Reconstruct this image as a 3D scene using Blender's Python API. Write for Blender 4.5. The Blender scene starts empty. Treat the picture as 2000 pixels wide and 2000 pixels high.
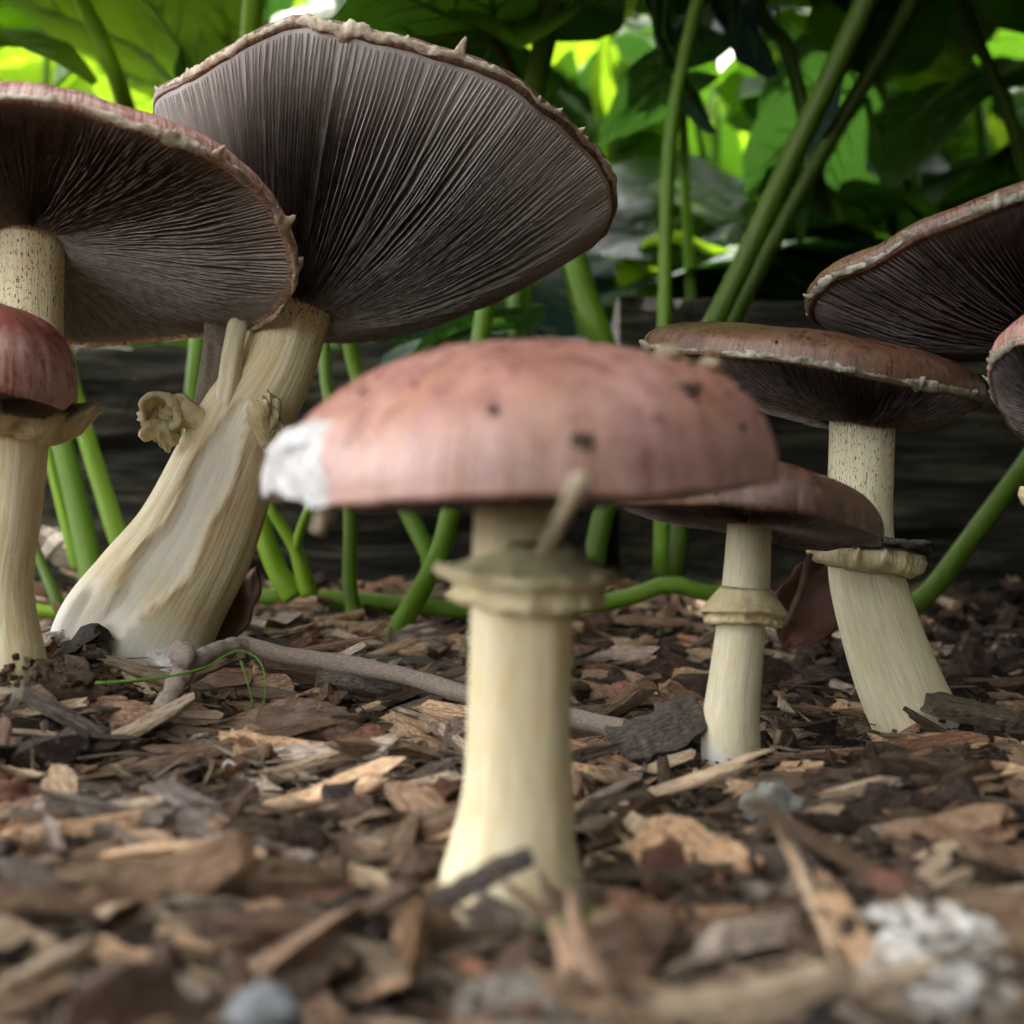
import bpy, math, random
import numpy as np
from mathutils import Vector, Matrix, Quaternion

R = math.radians
random.seed(7)
rng = np.random.default_rng(7)
scene = bpy.context.scene
col = scene.collection

# ------------------------------------------------------------------ camera
FPX, CX, HY, CAMZ = 2400.0, 1000.0, 1040.0, 0.073      # focal length / centre / horizon in photo pixels, eye height (m)
cam_d = bpy.data.cameras.new('camera')
cam = bpy.data.objects.new('camera', cam_d); col.objects.link(cam)
cam.location = (0, 0, CAMZ); cam.rotation_euler = (R(90), 0, 0)
cam_d.sensor_width = 36.0; cam_d.lens = 36.0*FPX/2000.0
cam_d.shift_y = (HY-1000.0)/2000.0
cam_d.clip_start = 0.01; cam_d.clip_end = 400.0
cam_d.dof.use_dof = True; cam_d.dof.focus_distance = 0.41; cam_d.dof.aperture_fstop = 9.0
cam_d.dof.aperture_blades = 7
scene.camera = cam

# ------------------------------------------------------------------ light
SUN_AZ, SUN_EL = R(-28), R(50)            # azimuth from +Y (away from the camera), to the left
world = bpy.data.worlds.new('World'); scene.world = world; world.use_nodes = True
wt = world.node_tree; wt.nodes.clear()
sky = wt.nodes.new('ShaderNodeTexSky'); sky.sky_type = 'NISHITA'; sky.sun_disc = False
sky.sun_elevation = SUN_EL; sky.sun_rotation = SUN_AZ; sky.dust_density = 3.0; sky.ozone_density = 1.0
hs = wt.nodes.new('ShaderNodeHueSaturation'); hs.inputs['Saturation'].default_value = 0.10
bg = wt.nodes.new('ShaderNodeBackground'); bg.inputs['Strength'].default_value = 0.145
wo = wt.nodes.new('ShaderNodeOutputWorld')
wt.links.new(sky.outputs[0], hs.inputs['Color']); wt.links.new(hs.outputs[0], bg.inputs['Color']); wt.links.new(bg.outputs[0], wo.inputs['Surface'])
sun_d = bpy.data.lights.new('sun', 'SUN'); sun_d.energy = 2.2; sun_d.angle = R(0.53); sun_d.color = (1.0, 0.95, 0.86)
sun = bpy.data.objects.new('sun', sun_d); col.objects.link(sun)
sdir = Vector((math.sin(SUN_AZ)*math.cos(SUN_EL), math.cos(SUN_AZ)*math.cos(SUN_EL), math.sin(SUN_EL)))
sun.rotation_euler = sdir.to_track_quat('Z', 'Y').to_euler(); sun.location = sdir*6

vs = scene.view_settings
vs.view_transform = 'Standard'; vs.look = 'None'; vs.gamma = 1.0; vs.use_curve_mapping = False; vs.exposure = 2.95
scene.render.engine = 'CYCLES'
cy = scene.cycles
cy.use_denoising = True; cy.use_adaptive_sampling = True; cy.adaptive_threshold = .03; cy.max_bounces = 8; cy.diffuse_bounces = 4; cy.glossy_bounces = 3; cy.transmission_bounces = 4
cy.caustics_reflective = False; cy.caustics_refractive = False; cy.sample_clamp_indirect = 6.0

# ------------------------------------------------------------------ helpers
def P(px, py, D):
    return Vector(((px-CX)/FPX*D, D, CAMZ-(py-HY)/FPX*D))

def ss(a, b, x):
    t = np.clip((np.asarray(x, float)-a)/(b-a), 0, 1); return t*t*(3-2*t)

def g(x, y):
    """height of the mulch bed"""
    x = np.asarray(x, float); y = np.asarray(y, float)
    s = ss(.26, .44, y)*ss(.06, -.12, x)
    z = .0215*s + .030*ss(.42, .72, y)*(1-.60*s)
    z = z - .0045*np.exp(-(x/.035)**2-((y-.222)/.030)**2)
    z = z + .013*np.exp(-((x+.155)/.030)**2-((y-.378)/.034)**2)
    z = z + (.0026*np.sin(31*x+11*y+1)*np.sin(27*y-9*x)+.0030*np.sin(96*x+40*y+2)*np.sin(88*y-35*x+1))*ss(.1, .2, y)*ss(1.2, .8, y) + .0015*np.sin(77*x+2.0)*np.sin(69*y+.6)*ss(1.2, .8, y)
    return z

def ground_hit(px, py, lift=0.0):
    D = .12
    while D < 1.2:
        p = P(px, py, D)
        if p.z <= float(g(p.x, p.y))+lift: return p
        D += .001
    return P(px, py, 1.0)

def snoise(seed, *coords, octs=4, f0=1.0, gain=.55):
    """smooth numpy noise: a sum of rotated sines"""
    r = np.random.default_rng(seed); out = 0.; a = 1.; f = f0
    for o in range(octs):
        for q in range(3):
            ph = r.uniform(0, 6.28); k = r.normal(size=len(coords)); k = k/np.linalg.norm(k)*f*r.uniform(.7, 1.4)
            out = out + a*np.sin(sum(ki*c for ki, c in zip(k, coords))+ph)/1.7
        a *= gain; f *= 2.1
    return out

def mesh_from(name, v, f, attrs=None, smooth=True):
    """v (n,3) array, f (m,4) int array of quads or a list of faces"""
    me = bpy.data.meshes.new(name)
    v = np.asarray(v, np.float32).reshape(-1, 3)
    if isinstance(f, np.ndarray):
        m = len(f); k = f.shape[1]
        me.vertices.add(len(v)); me.vertices.foreach_set('co', v.ravel())
        me.loops.add(m*k); me.loops.foreach_set('vertex_index', f.astype(np.int32).ravel())
        me.polygons.add(m); me.polygons.foreach_set('loop_start', np.arange(0, m*k, k, dtype=np.int32))
        me.polygons.foreach_set('loop_total', np.full(m, k, np.int32))
    else:
        me.from_pydata(v.tolist(), [], f)
    for k2, a in (attrs or {}).items():
        a = np.asarray(a, np.float32)
        if a.ndim == 1:
            me.attributes.new(k2, 'FLOAT', 'POINT').data.foreach_set('value', a)
        elif a.shape[1] == 3:
            me.attributes.new(k2, 'FLOAT_VECTOR', 'POINT').data.foreach_set('vector', a.ravel())
        else:
            me.attributes.new(k2, 'FLOAT_COLOR', 'POINT').data.foreach_set('color', a.ravel())
    me.update(calc_edges=True)
    me.polygons.foreach_set('use_smooth', np.full(len(me.polygons), smooth)); 
    me.validate()
    return me

def obj(name, me, mat=None, parent=None):
    o = bpy.data.objects.new(name, me); col.objects.link(o)
    if mat is not None and me is not None:
        if len(me.materials) == 0: me.materials.append(mat)
    if parent is not None: o.parent = parent
    return o

def tag(o, label=None, cat=None, group=None, kind=None):
    if label: o['label'] = label
    if cat: o['category'] = cat
    if group: o['group'] = group
    if kind: o['kind'] = kind
    return o

def thing(name, label, cat, loc, group=None):
    o = bpy.data.objects.new(name, None); col.objects.link(o); o.location = loc; o.empty_display_size = .01
    return tag(o, label, cat, group)

def adopt(o, root):
    """make o a child of root, keeping its world coordinates"""
    o.parent = root; o.matrix_parent_inverse = Matrix.Translation(root.location).inverted(); return o

def grid_faces(nu, nv, wrap_u=True):
    i = np.arange(nu if wrap_u else nu-1); j = np.arange(nv-1)
    I, J = np.meshgrid(i, j, indexing='ij'); I = I.ravel(); J = J.ravel(); I2 = (I+1) % nu
    return np.stack([I*nv+J, I2*nv+J, I2*nv+J+1, I*nv+J+1], 1)

def crom(pts, n, closed=False):
    """Catmull-Rom resample of (k,d) points to n points, even in arc length of the first three columns"""
    p = np.asarray(pts, float); k = len(p); out = []
    segs = k if closed else k-1
    for s in range(segs):
        if closed: a, b, c, d = p[(s-1) % k], p[s], p[(s+1) % k], p[(s+2) % k]
        else: a, b, c, d = p[max(s-1, 0)], p[s], p[s+1], p[min(s+2, k-1)]
        t = np.linspace(0, 1, 24, endpoint=False)[:, None]
        out.append(.5*((2*b)+(-a+c)*t+(2*a-5*b+4*c-d)*t**2+(-a+3*b-3*c+d)*t**3))
    out = np.concatenate(out)
    out = np.vstack([out, out[:1] if closed else p[-1:]])
    L = np.r_[0, np.cumsum(np.linalg.norm(np.diff(out[:, :3], axis=0), axis=1))]
    q = np.linspace(0, L[-1], n, endpoint=not closed)
    return np.stack([np.interp(q, L, out[:, i]) for i in range(p.shape[1])], 1)

def frames(c):
    """parallel-transport frames along a polyline"""
    t = np.gradient(c, axis=0); t /= np.linalg.norm(t, axis=1)[:, None]+1e-12
    ref = np.array([1., 0, 0]) if abs(t[0][0]) < .8 else np.array([0, 1., 0])
    N = []; n0 = ref-t[0]*ref.dot(t[0]); n0 /= np.linalg.norm(n0)
    for i in range(len(c)):
        n0 = n0-t[i]*n0.dot(t[i]); n0 /= np.linalg.norm(n0); N.append(n0)
    N = np.array(N); return t, N, np.cross(t, N)

def tube(ctrl, nu=28, nv=60, rfun=None, cap=True):
    """ctrl: list of (Vector, radius). Returns verts, quads, u (angle), v (0..1 along), centres, radii"""
    a = np.array([[*p, r] for p, r in ctrl], float)
    c = crom(a, nv); rad = c[:, 3]; c = c[:, :3]
    t, N, B = frames(c)
    u = np.linspace(0, 2*np.pi, nu, endpoint=False); v = np.linspace(0, 1, nv)
    U, V = np.meshgrid(u, v, indexing='ij')
    rr = np.broadcast_to(rad[None, :], U.shape).copy()
    if rfun is not None: rr = rr+rfun(U, V, rr)
    pts = c[None]+rr[..., None]*(np.cos(U)[..., None]*N[None]+np.sin(U)[..., None]*B[None])
    vv = pts.reshape(-1, 3); ff = grid_faces(nu, nv)
    if cap:
        n0 = len(vv); vv = np.vstack([vv, c[:1], c[-1:]])
        i = np.arange(nu); i2 = (i+1) % nu
        e0 = np.stack([np.full(nu, n0), i2*nv, i*nv, i*nv], 1); e1 = np.stack([np.full(nu, n0+1), i*nv+nv-1, i2*nv+nv-1, i2*nv+nv-1], 1)
        faces = ff.tolist()+[[a_, b_, c_] for a_, b_, c_, _ in e0.tolist()]+[[a_, b_, c_] for a_, b_, c_, _ in e1.tolist()]
        U = np.r_[U.ravel(), 0, 0]; V = np.r_[V.ravel(), 0, 1]
    else:
        faces = ff; U = U.ravel(); V = V.ravel()
    return vv, faces, U, V, c, rad

# ------------------------------------------------------------------ materials
def mat_new(name):
    m = bpy.data.materials.new(name); m.use_nodes = True; nt = m.node_tree; nt.nodes.clear()
    out = nt.nodes.new('ShaderNodeOutputMaterial')
    class S: pass
    s = S(); s.m = m; s.nt = nt; s.out = out
    def n(t, **kw):
        x = nt.nodes.new(t)
        for k, v in kw.items():
            if k.startswith('_'): setattr(x, k[1:], v)
        return x
    def link(a, b): nt.links.new(a, b)
    s.n = n; s.link = link
    def put(sock, v):
        if isinstance(v, bpy.types.NodeSocket): link(v, sock)
        elif isinstance(v, (tuple, list)) and len(v) == 3 and sock.type == 'RGBA': sock.default_value = (*v, 1)
        else: sock.default_value = v
    s.put = put
    def attr(nm, out_='Fac'):
        x = n('ShaderNodeAttribute', _attribute_name=nm); return x.outputs[out_]
    def noise(vec, scale, detail=4, rough=.6, dist=0.):
        x = n('ShaderNodeTexNoise'); link(vec, x.inputs['Vector'])
        x.inputs['Scale'].default_value = scale; x.inputs['Detail'].default_value = detail; x.inputs['Roughness'].default_value = rough; x.inputs['Distortion'].default_value = dist
        return x.outputs['Fac']
    def vmul(vec, xyz):
        x = n('ShaderNodeVectorMath', _operation='MULTIPLY'); link(vec, x.inputs[0]); x.inputs[1].default_value = xyz; return x.outputs[0]
    def vadd(a, b):
        x = n('ShaderNodeVectorMath', _operation='ADD'); link(a, x.inputs[0]); put(x.inputs[1], b); return x.outputs[0]
    def ramp(f, stops, interp='LINEAR'):
        x = n('ShaderNodeValToRGB'); link(f, x.inputs[0]); cr = x.color_ramp; cr.interpolation = interp
        while len(cr.elements) > 1: cr.elements.remove(cr.elements[-1])
        for i, (p_, c_) in enumerate(stops):
            e = cr.elements[0] if i == 0 else cr.elements.new(p_)
            e.position = p_; e.color = (*c_, 1) if isinstance(c_, (tuple, list)) else (c_, c_, c_, 1)
        return x.outputs[0]
    def mix(f, a, b, blend='MIX'):
        x = n('ShaderNodeMix', _data_type='RGBA', _blend_type=blend); put(x.inputs[0], f); put(x.inputs[6], a); put(x.inputs[7], b); return x.outputs[2]
    def math_(op, a, b=0., clamp=False):
        x = n('ShaderNodeMath', _operation=op, _use_clamp=clamp); put(x.inputs[0], a); put(x.inputs[1], b); return x.outputs[0]
    def bump(h, strength=.5, dist=.001, normal=None):
        x = n('ShaderNodeBump'); link(h, x.inputs['Height']); x.inputs['Strength'].default_value = strength; x.inputs['Distance'].default_value = dist
        if normal is not None: link(normal, x.inputs['Normal'])
        return x.outputs[0]
    def prin(color, rough=.6, spec=.4, normal=None, sss=0., sssr=(1, .5, .3), sscale=.004, **kw):
        x = n('ShaderNodeBsdfPrincipled'); put(x.inputs['Base Color'], color); put(x.inputs['Roughness'], rough); put(x.inputs['Specular IOR Level'], spec)
        if normal is not None: link(normal, x.inputs['Normal'])
        if sss:
            x.inputs['Subsurface Weight'].default_value = sss; x.inputs['Subsurface Radius'].default_value = sssr; x.inputs['Subsurface Scale'].default_value = sscale
        return x.outputs[0]
    s.attr, s.noise, s.vmul, s.vadd, s.ramp, s.mix, s.math, s.bump, s.prin = attr, noise, vmul, vadd, ramp, mix, math_, bump, prin
    def done(sh): link(sh, out.inputs['Surface']); return m
    s.done = done
    return s

def coords(s):
    x = s.n('ShaderNodeTexCoord'); return x.outputs['Object']

def stem_material(name, c_lo, c_hi, tint):
    s = mat_new(name); lc = s.attr('lc', 'Vector')
    fib = s.noise(s.vmul(lc, (1, 1, .06)), 14, 5, .65)
    blot = s.noise(s.vmul(lc, (1, 1, .5)), 2.2, 3, .5)
    base = s.ramp(fib, [(.3, c_lo), (.62, c_hi)])
    base = s.mix(s.ramp(blot, [(.46, 0.), (.72, .6)]), base, tint)
    # short dark flecks towards the top of the stem
    fk = s.noise(s.vmul(lc, (1, 1, .28)), 26, 2, .5)
    fk2 = s.ramp(fk, [(.60, 0.), (.66, 1.)])
    base = s.mix(s.math('MULTIPLY', fk2, s.attr('fleck')), base, (.045, .03, .018))
    base = s.mix(s.math('MULTIPLY', s.attr('stain'), s.ramp(s.noise(s.vmul(lc, (1, 1, .10)), 9, 5, .7), [(.38, 0.), (.58, 1.)])), base, (.40, .25, .12))
    base = s.mix(s.attr('white'), base, (.88, .87, .84))
    base = s.mix(s.math('MULTIPLY', s.attr('torn'), s.ramp(s.noise(s.vmul(lc, (1, 1, .12)), 6, 4, .6), [(.35, .35), (.6, .9)])), base, (.90, .84, .73))
    h = s.math('ADD', s.math('MULTIPLY', fib, 1.), s.math('MULTIPLY', s.noise(lc, 9, 5, .7), .35))
    return s.done(s.prin(base, .55, .35, s.bump(h, .55, .0008), sss=.18, sscale=.003))

def cap_material(name, dark, mid, pale, rough=.42, margin=.5, warm=None, fib=.6):
    s = mat_new(name); lc = s.attr('lc', 'Vector'); ob = coords(s)
    f1 = s.noise(s.vmul(lc, (1, 1, .16)), 34, 5, .72, .3)       # radial fibrils
    f2 = s.noise(ob, 55, 4, .6)
    f3 = s.noise(ob, 420, 3, .6)
    base = s.mix(s.ramp(f2, [(.35, 0.), (.68, 1.)]), dark, mid)
    if warm is not None: base = s.mix(s.ramp(s.noise(s.vmul(lc, (1, 1, .3)), 3.2, 3, .5), [(.42, 0.), (.66, .8)]), base, warm)
    mo = s.noise(s.vadd(ob, (7, 3, 1)), 170, 4, .65)
    base = s.mix(s.ramp(mo, [(.40, .55), (.52, 0.)]), base, s.mix(1., base, (.62, .50, .48), 'MULTIPLY'))
    base = s.mix(s.ramp(mo, [(.58, 0.), (.75, .5)]), base, pale)
    base = s.mix(s.math('MULTIPLY', s.ramp(f1, [(.50, 0.), (.68, 1.)]), fib), base, pale)
    base = s.mix(s.math('MULTIPLY', s.math('MULTIPLY', s.attr('marg'), s.ramp(f1, [(.42, 0.), (.55, 1.)])), margin), base, pale)
    base = s.mix(s.ramp(f3, [(.66, 0.), (.72, .5)]), base, pale)
    base = s.mix(s.ramp(s.noise(s.vadd(ob, (3, 1, 2)), 260, 2, .5), [(.70, 0.), (.74, .7)]), base, (.03, .02, .015))
    base = s.mix(s.attr('torn'), base, s.ramp(s.noise(ob, 130, 4, .6), [(.3, (.34, .30, .27)), (.5, (.50, .485, .47)), (.7, (.57, .56, .555))]))
    h = s.math('ADD', f1, s.math('MULTIPLY', f3, .4))
    return s.done(s.prin(base, s.ramp(mo, [(.35, rough-.12), (.65, rough+.14)]), .55, s.bump(h, .6, .0007), sss=.12, sscale=.003))

def gill_material(name, deep, side, edge, rimc):
    s = mat_new(name); ob = coords(s)
    nz = s.noise(ob, 300, 4, .6)
    base = s.mix(s.ramp(nz, [(.35, 0.), (.7, 1.)]), deep, side)
    base = s.mix(s.attr('rimness'), base, rimc)  # paler towards the rim: partly own colour, partly light painted in
    base = s.mix(s.math('MULTIPLY', s.attr('edge'), s.ramp(nz, [(.3, .45), (.6, 1.)])), base, edge)
    a = s.prin(base, .7, .25, s.bump(s.noise(ob, 900, 3, .6), .3, .0004))
    return s.done(a)

def simple_noise_material(name, stops, scale, rough=.75, spec=.3, bump=.5, bdist=.001, bscale=None, stretch=(1, 1, 1), sss=0., detail=5):
    s = mat_new(name); ob = s.vmul(coords(s), stretch)
    f = s.noise(ob, scale, detail, .65); h = s.noise(ob, bscale or scale*3, 5, .7)
    return s.done(s.prin(s.ramp(f, stops), rough, spec, s.bump(s.math('ADD', h, f), bump, bdist), sss=sss))

def chip_material(name, by_object):
    s = mat_new(name)
    lc = s.attr('lc', 'Vector')
    if by_object:
        oi = s.n('ShaderNodeObjectInfo'); base = oi.outputs['Color']
        off = s.n('ShaderNodeCombineXYZ'); s.link(s.math('MULTIPLY', oi.outputs['Random'], 57.), off.inputs[0]); s.link(s.math('MULTIPLY', oi.outputs['Random'], 31.), off.inputs[1])
        lc = s.vadd(lc, off.outputs[0])
    else:
        base = s.attr('col', 'Color')
    g1 = s.noise(s.vmul(lc, (.7, 7, 7)), 2.2, 6, .7, .4)      # grain
    g2 = s.noise(s.vmul(lc, (1, 1.6, 1.6)), 2.4, 4, .6)         # blotches
    g3 = s.noise(s.vmul(lc, (2, 3, 3)), 9, 4, .7)
    c = s.mix(1., base, s.ramp(g1, [(.32, .10), (.44, .62), (.57, 1.1), (.72, 1.9)]), 'MULTIPLY')
    c = s.mix(s.ramp(g2, [(.46, 0.), (.66, .75)]), c, s.mix(1., c, (.50, .42, .38), 'MULTIPLY'))
    c = s.mix(s.ramp(g2, [(.28, .55), (.40, 0.)]), c, (.42, .34, .27))
    c = s.mix(s.ramp(g3, [(.60, 0.), (.70, .75)]), c, (.03, .02, .016))
    h = s.math('ADD', g1, s.math('MULTIPLY', g3, .5))
    return s.done(s.prin(c, .66, .26, s.bump(h, 1., .0014)))

def leaf_material(name, dark, light, trans, tw=.5, sheen=.45):
    s = mat_new(name); ob = coords(s); oi = s.n('ShaderNodeObjectInfo')
    f = s.noise(ob, 3.0, 4, .6)
    base = s.mix(f, dark, light)
    base = s.mix(s.math('MULTIPLY', oi.outputs['Random'], .55), base, s.mix(1., base, (.55, .62, .8), 'MULTIPLY'))
    bmp = s.bump(s.noise(ob, 14, 4, .6), .35, .01)
    p = s.prin(base, sheen, .16 if sheen > .5 else .26, bmp)
    t = s.n('ShaderNodeBsdfTranslucent'); s.put(t.inputs['Color'], s.mix(s.noise(ob, 6, 4, .6), trans, tuple(.72*q for q in trans)))
    mx = s.n('ShaderNodeMixShader'); mx.inputs[0].default_value = tw; s.link(p, mx.inputs[1]); s.link(t.outputs[0], mx.inputs[2])
    return s.done(mx.outputs[0])

def stalk_material(name, a, b, tr):
    s = mat_new(name); ob = coords(s)
    f = s.noise(s.vmul(ob, (1, 1, .15)), 60, 4, .6)
    blot = s.noise(ob, 22, 4, .6)
    base = s.mix(f, a, b)
    base = s.mix(s.ramp(blot, [(.52, 0.), (.72, .55)]), base, s.mix(1., base, (.45, .5, .4), 'MULTIPLY'))
    base = s.mix(s.ramp(s.noise(ob, 160, 3, .6), [(.66, 0.), (.72, .5)]), base, (.12, .10, .04))
    p = s.prin(base, .52, .35, s.bump(f, .6, .0015), sss=.25, sssr=(.5, 1, .15), sscale=.004)
    t = s.n('ShaderNodeBsdfTranslucent'); s.put(t.inputs['Color'], tr)
    mx = s.n('ShaderNodeMixShader'); mx.inputs[0].default_value = .25; s.link(p, mx.inputs[1]); s.link(t.outputs[0], mx.inputs[2])
    return s.done(mx.outputs[0])

M = {}
M['stem_cream'] = stem_material('stem cream', (.62, .50, .28), (.80, .71, .48), (.70, .50, .23))
M['stem_old'] = stem_material('stem old', (.68, .55, .29), (.88, .79, .53), (.70, .48, .20))
M['stem_pale'] = stem_material('stem pale', (.60, .52, .34), (.80, .73, .52), (.70, .58, .32))
M['cap_pink'] = cap_material('cap pink', (.30, .115, .092), (.40, .19, .155), (.62, .44, .38), .32, .45, warm=(.37, .16, .085), fib=.20)
M['cap_wine'] = cap_material('cap wine', (.22, .042, .030), (.34, .090, .062), (.60, .42, .34), .32, .75, fib=.34)
M['cap_brown'] = cap_material('cap brown', (.045, .015, .010), (.095, .036, .021), (.25, .15, .09), .34, .5, warm=(.13, .058, .025), fib=.40)
M['gill_purple'] = gill_material('gill purple', (.105, .090, .084), (.215, .188, .175), (.60, .56, .51), (.68, .64, .60))
M['gill_brown'] = gill_material('gill brown', (.14, .115, .095), (.26, .215, .18), (.55, .48, .40), (.50, .43, .36))
M['gill_dark'] = gill_material('gill dark', (.07, .052, .048), (.15, .115, .105), (.46, .40, .36), (.44, .38, .34))
M['veil'] = simple_noise_material('veil', [(.25, (.16, .11, .06)), (.42, (.40, .31, .21)), (.55, (.56, .48, .36)), (.72, (.70, .65, .55))], 160, .8, .2, .7, .0012, 420, sss=.1)
M['veil_grey'] = simple_noise_material('veil grey', [(.25, (.08, .065, .04)), (.45, (.21, .19, .14)), (.7, (.40, .38, .31))], 180, .8, .2, .7, .0012, 420)
M['ring'] = simple_noise_material('ring', [(.25, (.36, .26, .11)), (.5, (.62, .52, .30)), (.75, (.76, .69, .48))], 110, .75, .25, .8, .0012, 330, sss=.12)
M['ring_olive'] = simple_noise_material('ring olive', [(.3, (.40, .34, .19)), (.5, (.56, .49, .29)), (.75, (.70, .63, .42))], 90, .75, .25, .6, .001, 300, sss=.1)
M['ring_spore'] = simple_noise_material('ring dusted with spores', [(.3, (.035, .03, .03)), (.55, (.13, .12, .11)), (.75, (.30, .28, .22))], 300, .85, .2, .9, .0015, 700)
M['chip_obj'] = chip_material('wood chip', True)
M['chip_col'] = chip_material('wood chips', False)
M['soil'] = simple_noise_material('soil', [(.3, (.010, .007, .005)), (.55, (.028, .019, .013)), (.78, (.075, .05, .035))], 90, .9, .2, 1., .004, 260)
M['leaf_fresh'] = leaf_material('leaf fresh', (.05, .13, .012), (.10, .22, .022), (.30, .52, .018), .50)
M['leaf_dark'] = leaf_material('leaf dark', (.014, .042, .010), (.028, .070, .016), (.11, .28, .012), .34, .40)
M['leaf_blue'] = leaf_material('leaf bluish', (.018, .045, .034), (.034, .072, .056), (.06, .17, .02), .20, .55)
M['leaf_shade'] = leaf_material('leaf of added shade masses', (.045, .055, .030), (.065, .075, .042), (.10, .12, .045), .18)  # muted leaf colour for the added light-blocking masses
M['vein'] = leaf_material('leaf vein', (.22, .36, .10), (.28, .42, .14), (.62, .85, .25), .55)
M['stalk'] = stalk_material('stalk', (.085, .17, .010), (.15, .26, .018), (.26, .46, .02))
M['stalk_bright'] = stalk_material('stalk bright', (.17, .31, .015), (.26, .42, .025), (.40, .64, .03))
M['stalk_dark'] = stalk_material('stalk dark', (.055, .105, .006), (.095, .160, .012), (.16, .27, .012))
M['stalk_brown'] = stalk_material('stalk brown', (.13, .09, .055), (.20, .14, .08), (.12, .12, .03))
M['grass'] = stalk_material('grass', (.055, .15, .012), (.09, .21, .02), (.14, .32, .02))
M['stone'] = simple_noise_material('stone', [(.3, (.085, .08, .066)), (.5, (.20, .19, .16)), (.72, (.40, .39, .34))], 150, .7, .4, .8, .001, 500)
M['pebble'] = simple_noise_material('pebble', [(.3, (.11, .117, .12)), (.7, (.20, .207, .21))], 90, .55, .4, .3, .001)
M['white_clump'] = simple_noise_material('white clump', [(.36, (.10, .07, .05)), (.48, (.42, .37, .31)), (.62, (.68, .66, .62))], 120, .8, .25, .8, .002, 260, sss=.1)
M['mycelium'] = simple_noise_material('mycelium', [(.32, (.50, .44, .34)), (.5, (.80, .78, .72)), (.7, (.88, .88, .86))], 160, .9, .15, .9, .0015, 600, sss=.1)
M['dry_leaf'] = simple_noise_material('dry leaf', [(.3, (.08, .032, .02)), (.7, (.20, .085, .045))], 60, .6, .35, .6, .001, 250)
M['dark_leaf'] = simple_noise_material('dark dry leaf', [(.3, (.045, .018, .012)), (.7, (.12, .05, .03))], 60, .6, .35, .6, .001, 250)
M['soil_crumb'] = simple_noise_material('soil crumb', [(.3, (.035, .022, .015)), (.7, (.13, .085, .055))], 300, .9, .2, .8, .001)

def bark_material(name, stops, k):
    s = mat_new(name); lc = s.attr('lc', 'Vector')
    f = s.noise(s.vmul(lc, (1, 1, .6)), 4*k, 6, .7, .5); f2 = s.noise(s.vmul(lc, (1, 1, 3)), 7*k, 4, .6)
    base = s.mix(s.ramp(f2, [(.55, 0.), (.7, .6)]), s.ramp(f, stops), (.34, .29, .26))
    base = s.mix(s.ramp(s.noise(lc, 16*k, 3, .6), [(.62, 0.), (.72, .7)]), base, (.05, .035, .03))
    return s.done(s.prin(base, .7, .35, s.bump(s.math('ADD', f, f2), .7, .0012)))
M['bark_grey'] = bark_material('twig bark', [(.3, (.15, .11, .085)), (.52, (.36, .285, .225)), (.72, (.60, .53, .45))], 2.2)
M['bark_brown'] = bark_material('brown twig bark', [(.3, (.06, .035, .022)), (.55, (.13, .08, .05)), (.75, (.24, .16, .10))], 1)
M['straw'] = bark_material('straw', [(.3, (.36, .28, .17)), (.6, (.52, .42, .27)), (.8, (.62, .53, .38))], .5)

def timber_material():
    s = mat_new('weathered timber'); ob = coords(s)
    gr = s.noise(s.vmul(ob, (.10, 1, 1)), 85, 6, .72, .5)
    bl = s.noise(s.vmul(ob, (.4, 1, 1)), 18, 4, .6)
    base = s.ramp(gr, [(.36, (.003, .003, .002)), (.48, (.016, .014, .009)), (.59, (.055, .050, .032)), (.74, (.16, .15, .10))])
    base = s.mix(s.ramp(bl, [(.45, 0.), (.65, .55)]), base, s.mix(1., base, (.55, .62, .40), 'MULTIPLY'))
    return s.done(s.prin(base, .85, .2, s.bump(gr, 1., .006)))
M['timber'] = timber_material()

# ------------------------------------------------------------------ ground
def lay_ground():
    def axis(lo, hi, flo, fhi, nf, nc):
        a = np.linspace(flo, fhi, nf); t = np.linspace(0, 1, nc+1)[1:]
        return np.r_[(flo-(flo-lo)*t**3)[::-1], a, fhi+(hi-fhi)*t**3]
    xs = axis(-60, 60, -.6, .6, 180, 22); ys = axis(-60, 60, .05, 1.1, 170, 22)
    X, Y = np.meshgrid(xs, ys, indexing='ij')
    Z = g(X, Y)-.0045+.0016*snoise(3, X, Y, octs=3, f0=140)*(np.abs(X) < .6)*(Y < 1.1)
    v = np.stack([X, Y, Z], -1).reshape(-1, 3)
    o = obj('ground', mesh_from('ground', v, grid_faces(len(xs), len(ys), False)[:, ::-1].copy() if False else grid_faces(len(xs), len(ys), False)), M['soil'])
    tag(o, 'dark soil under the wood chip mulch', 'ground', kind='structure')
lay_ground()

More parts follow.
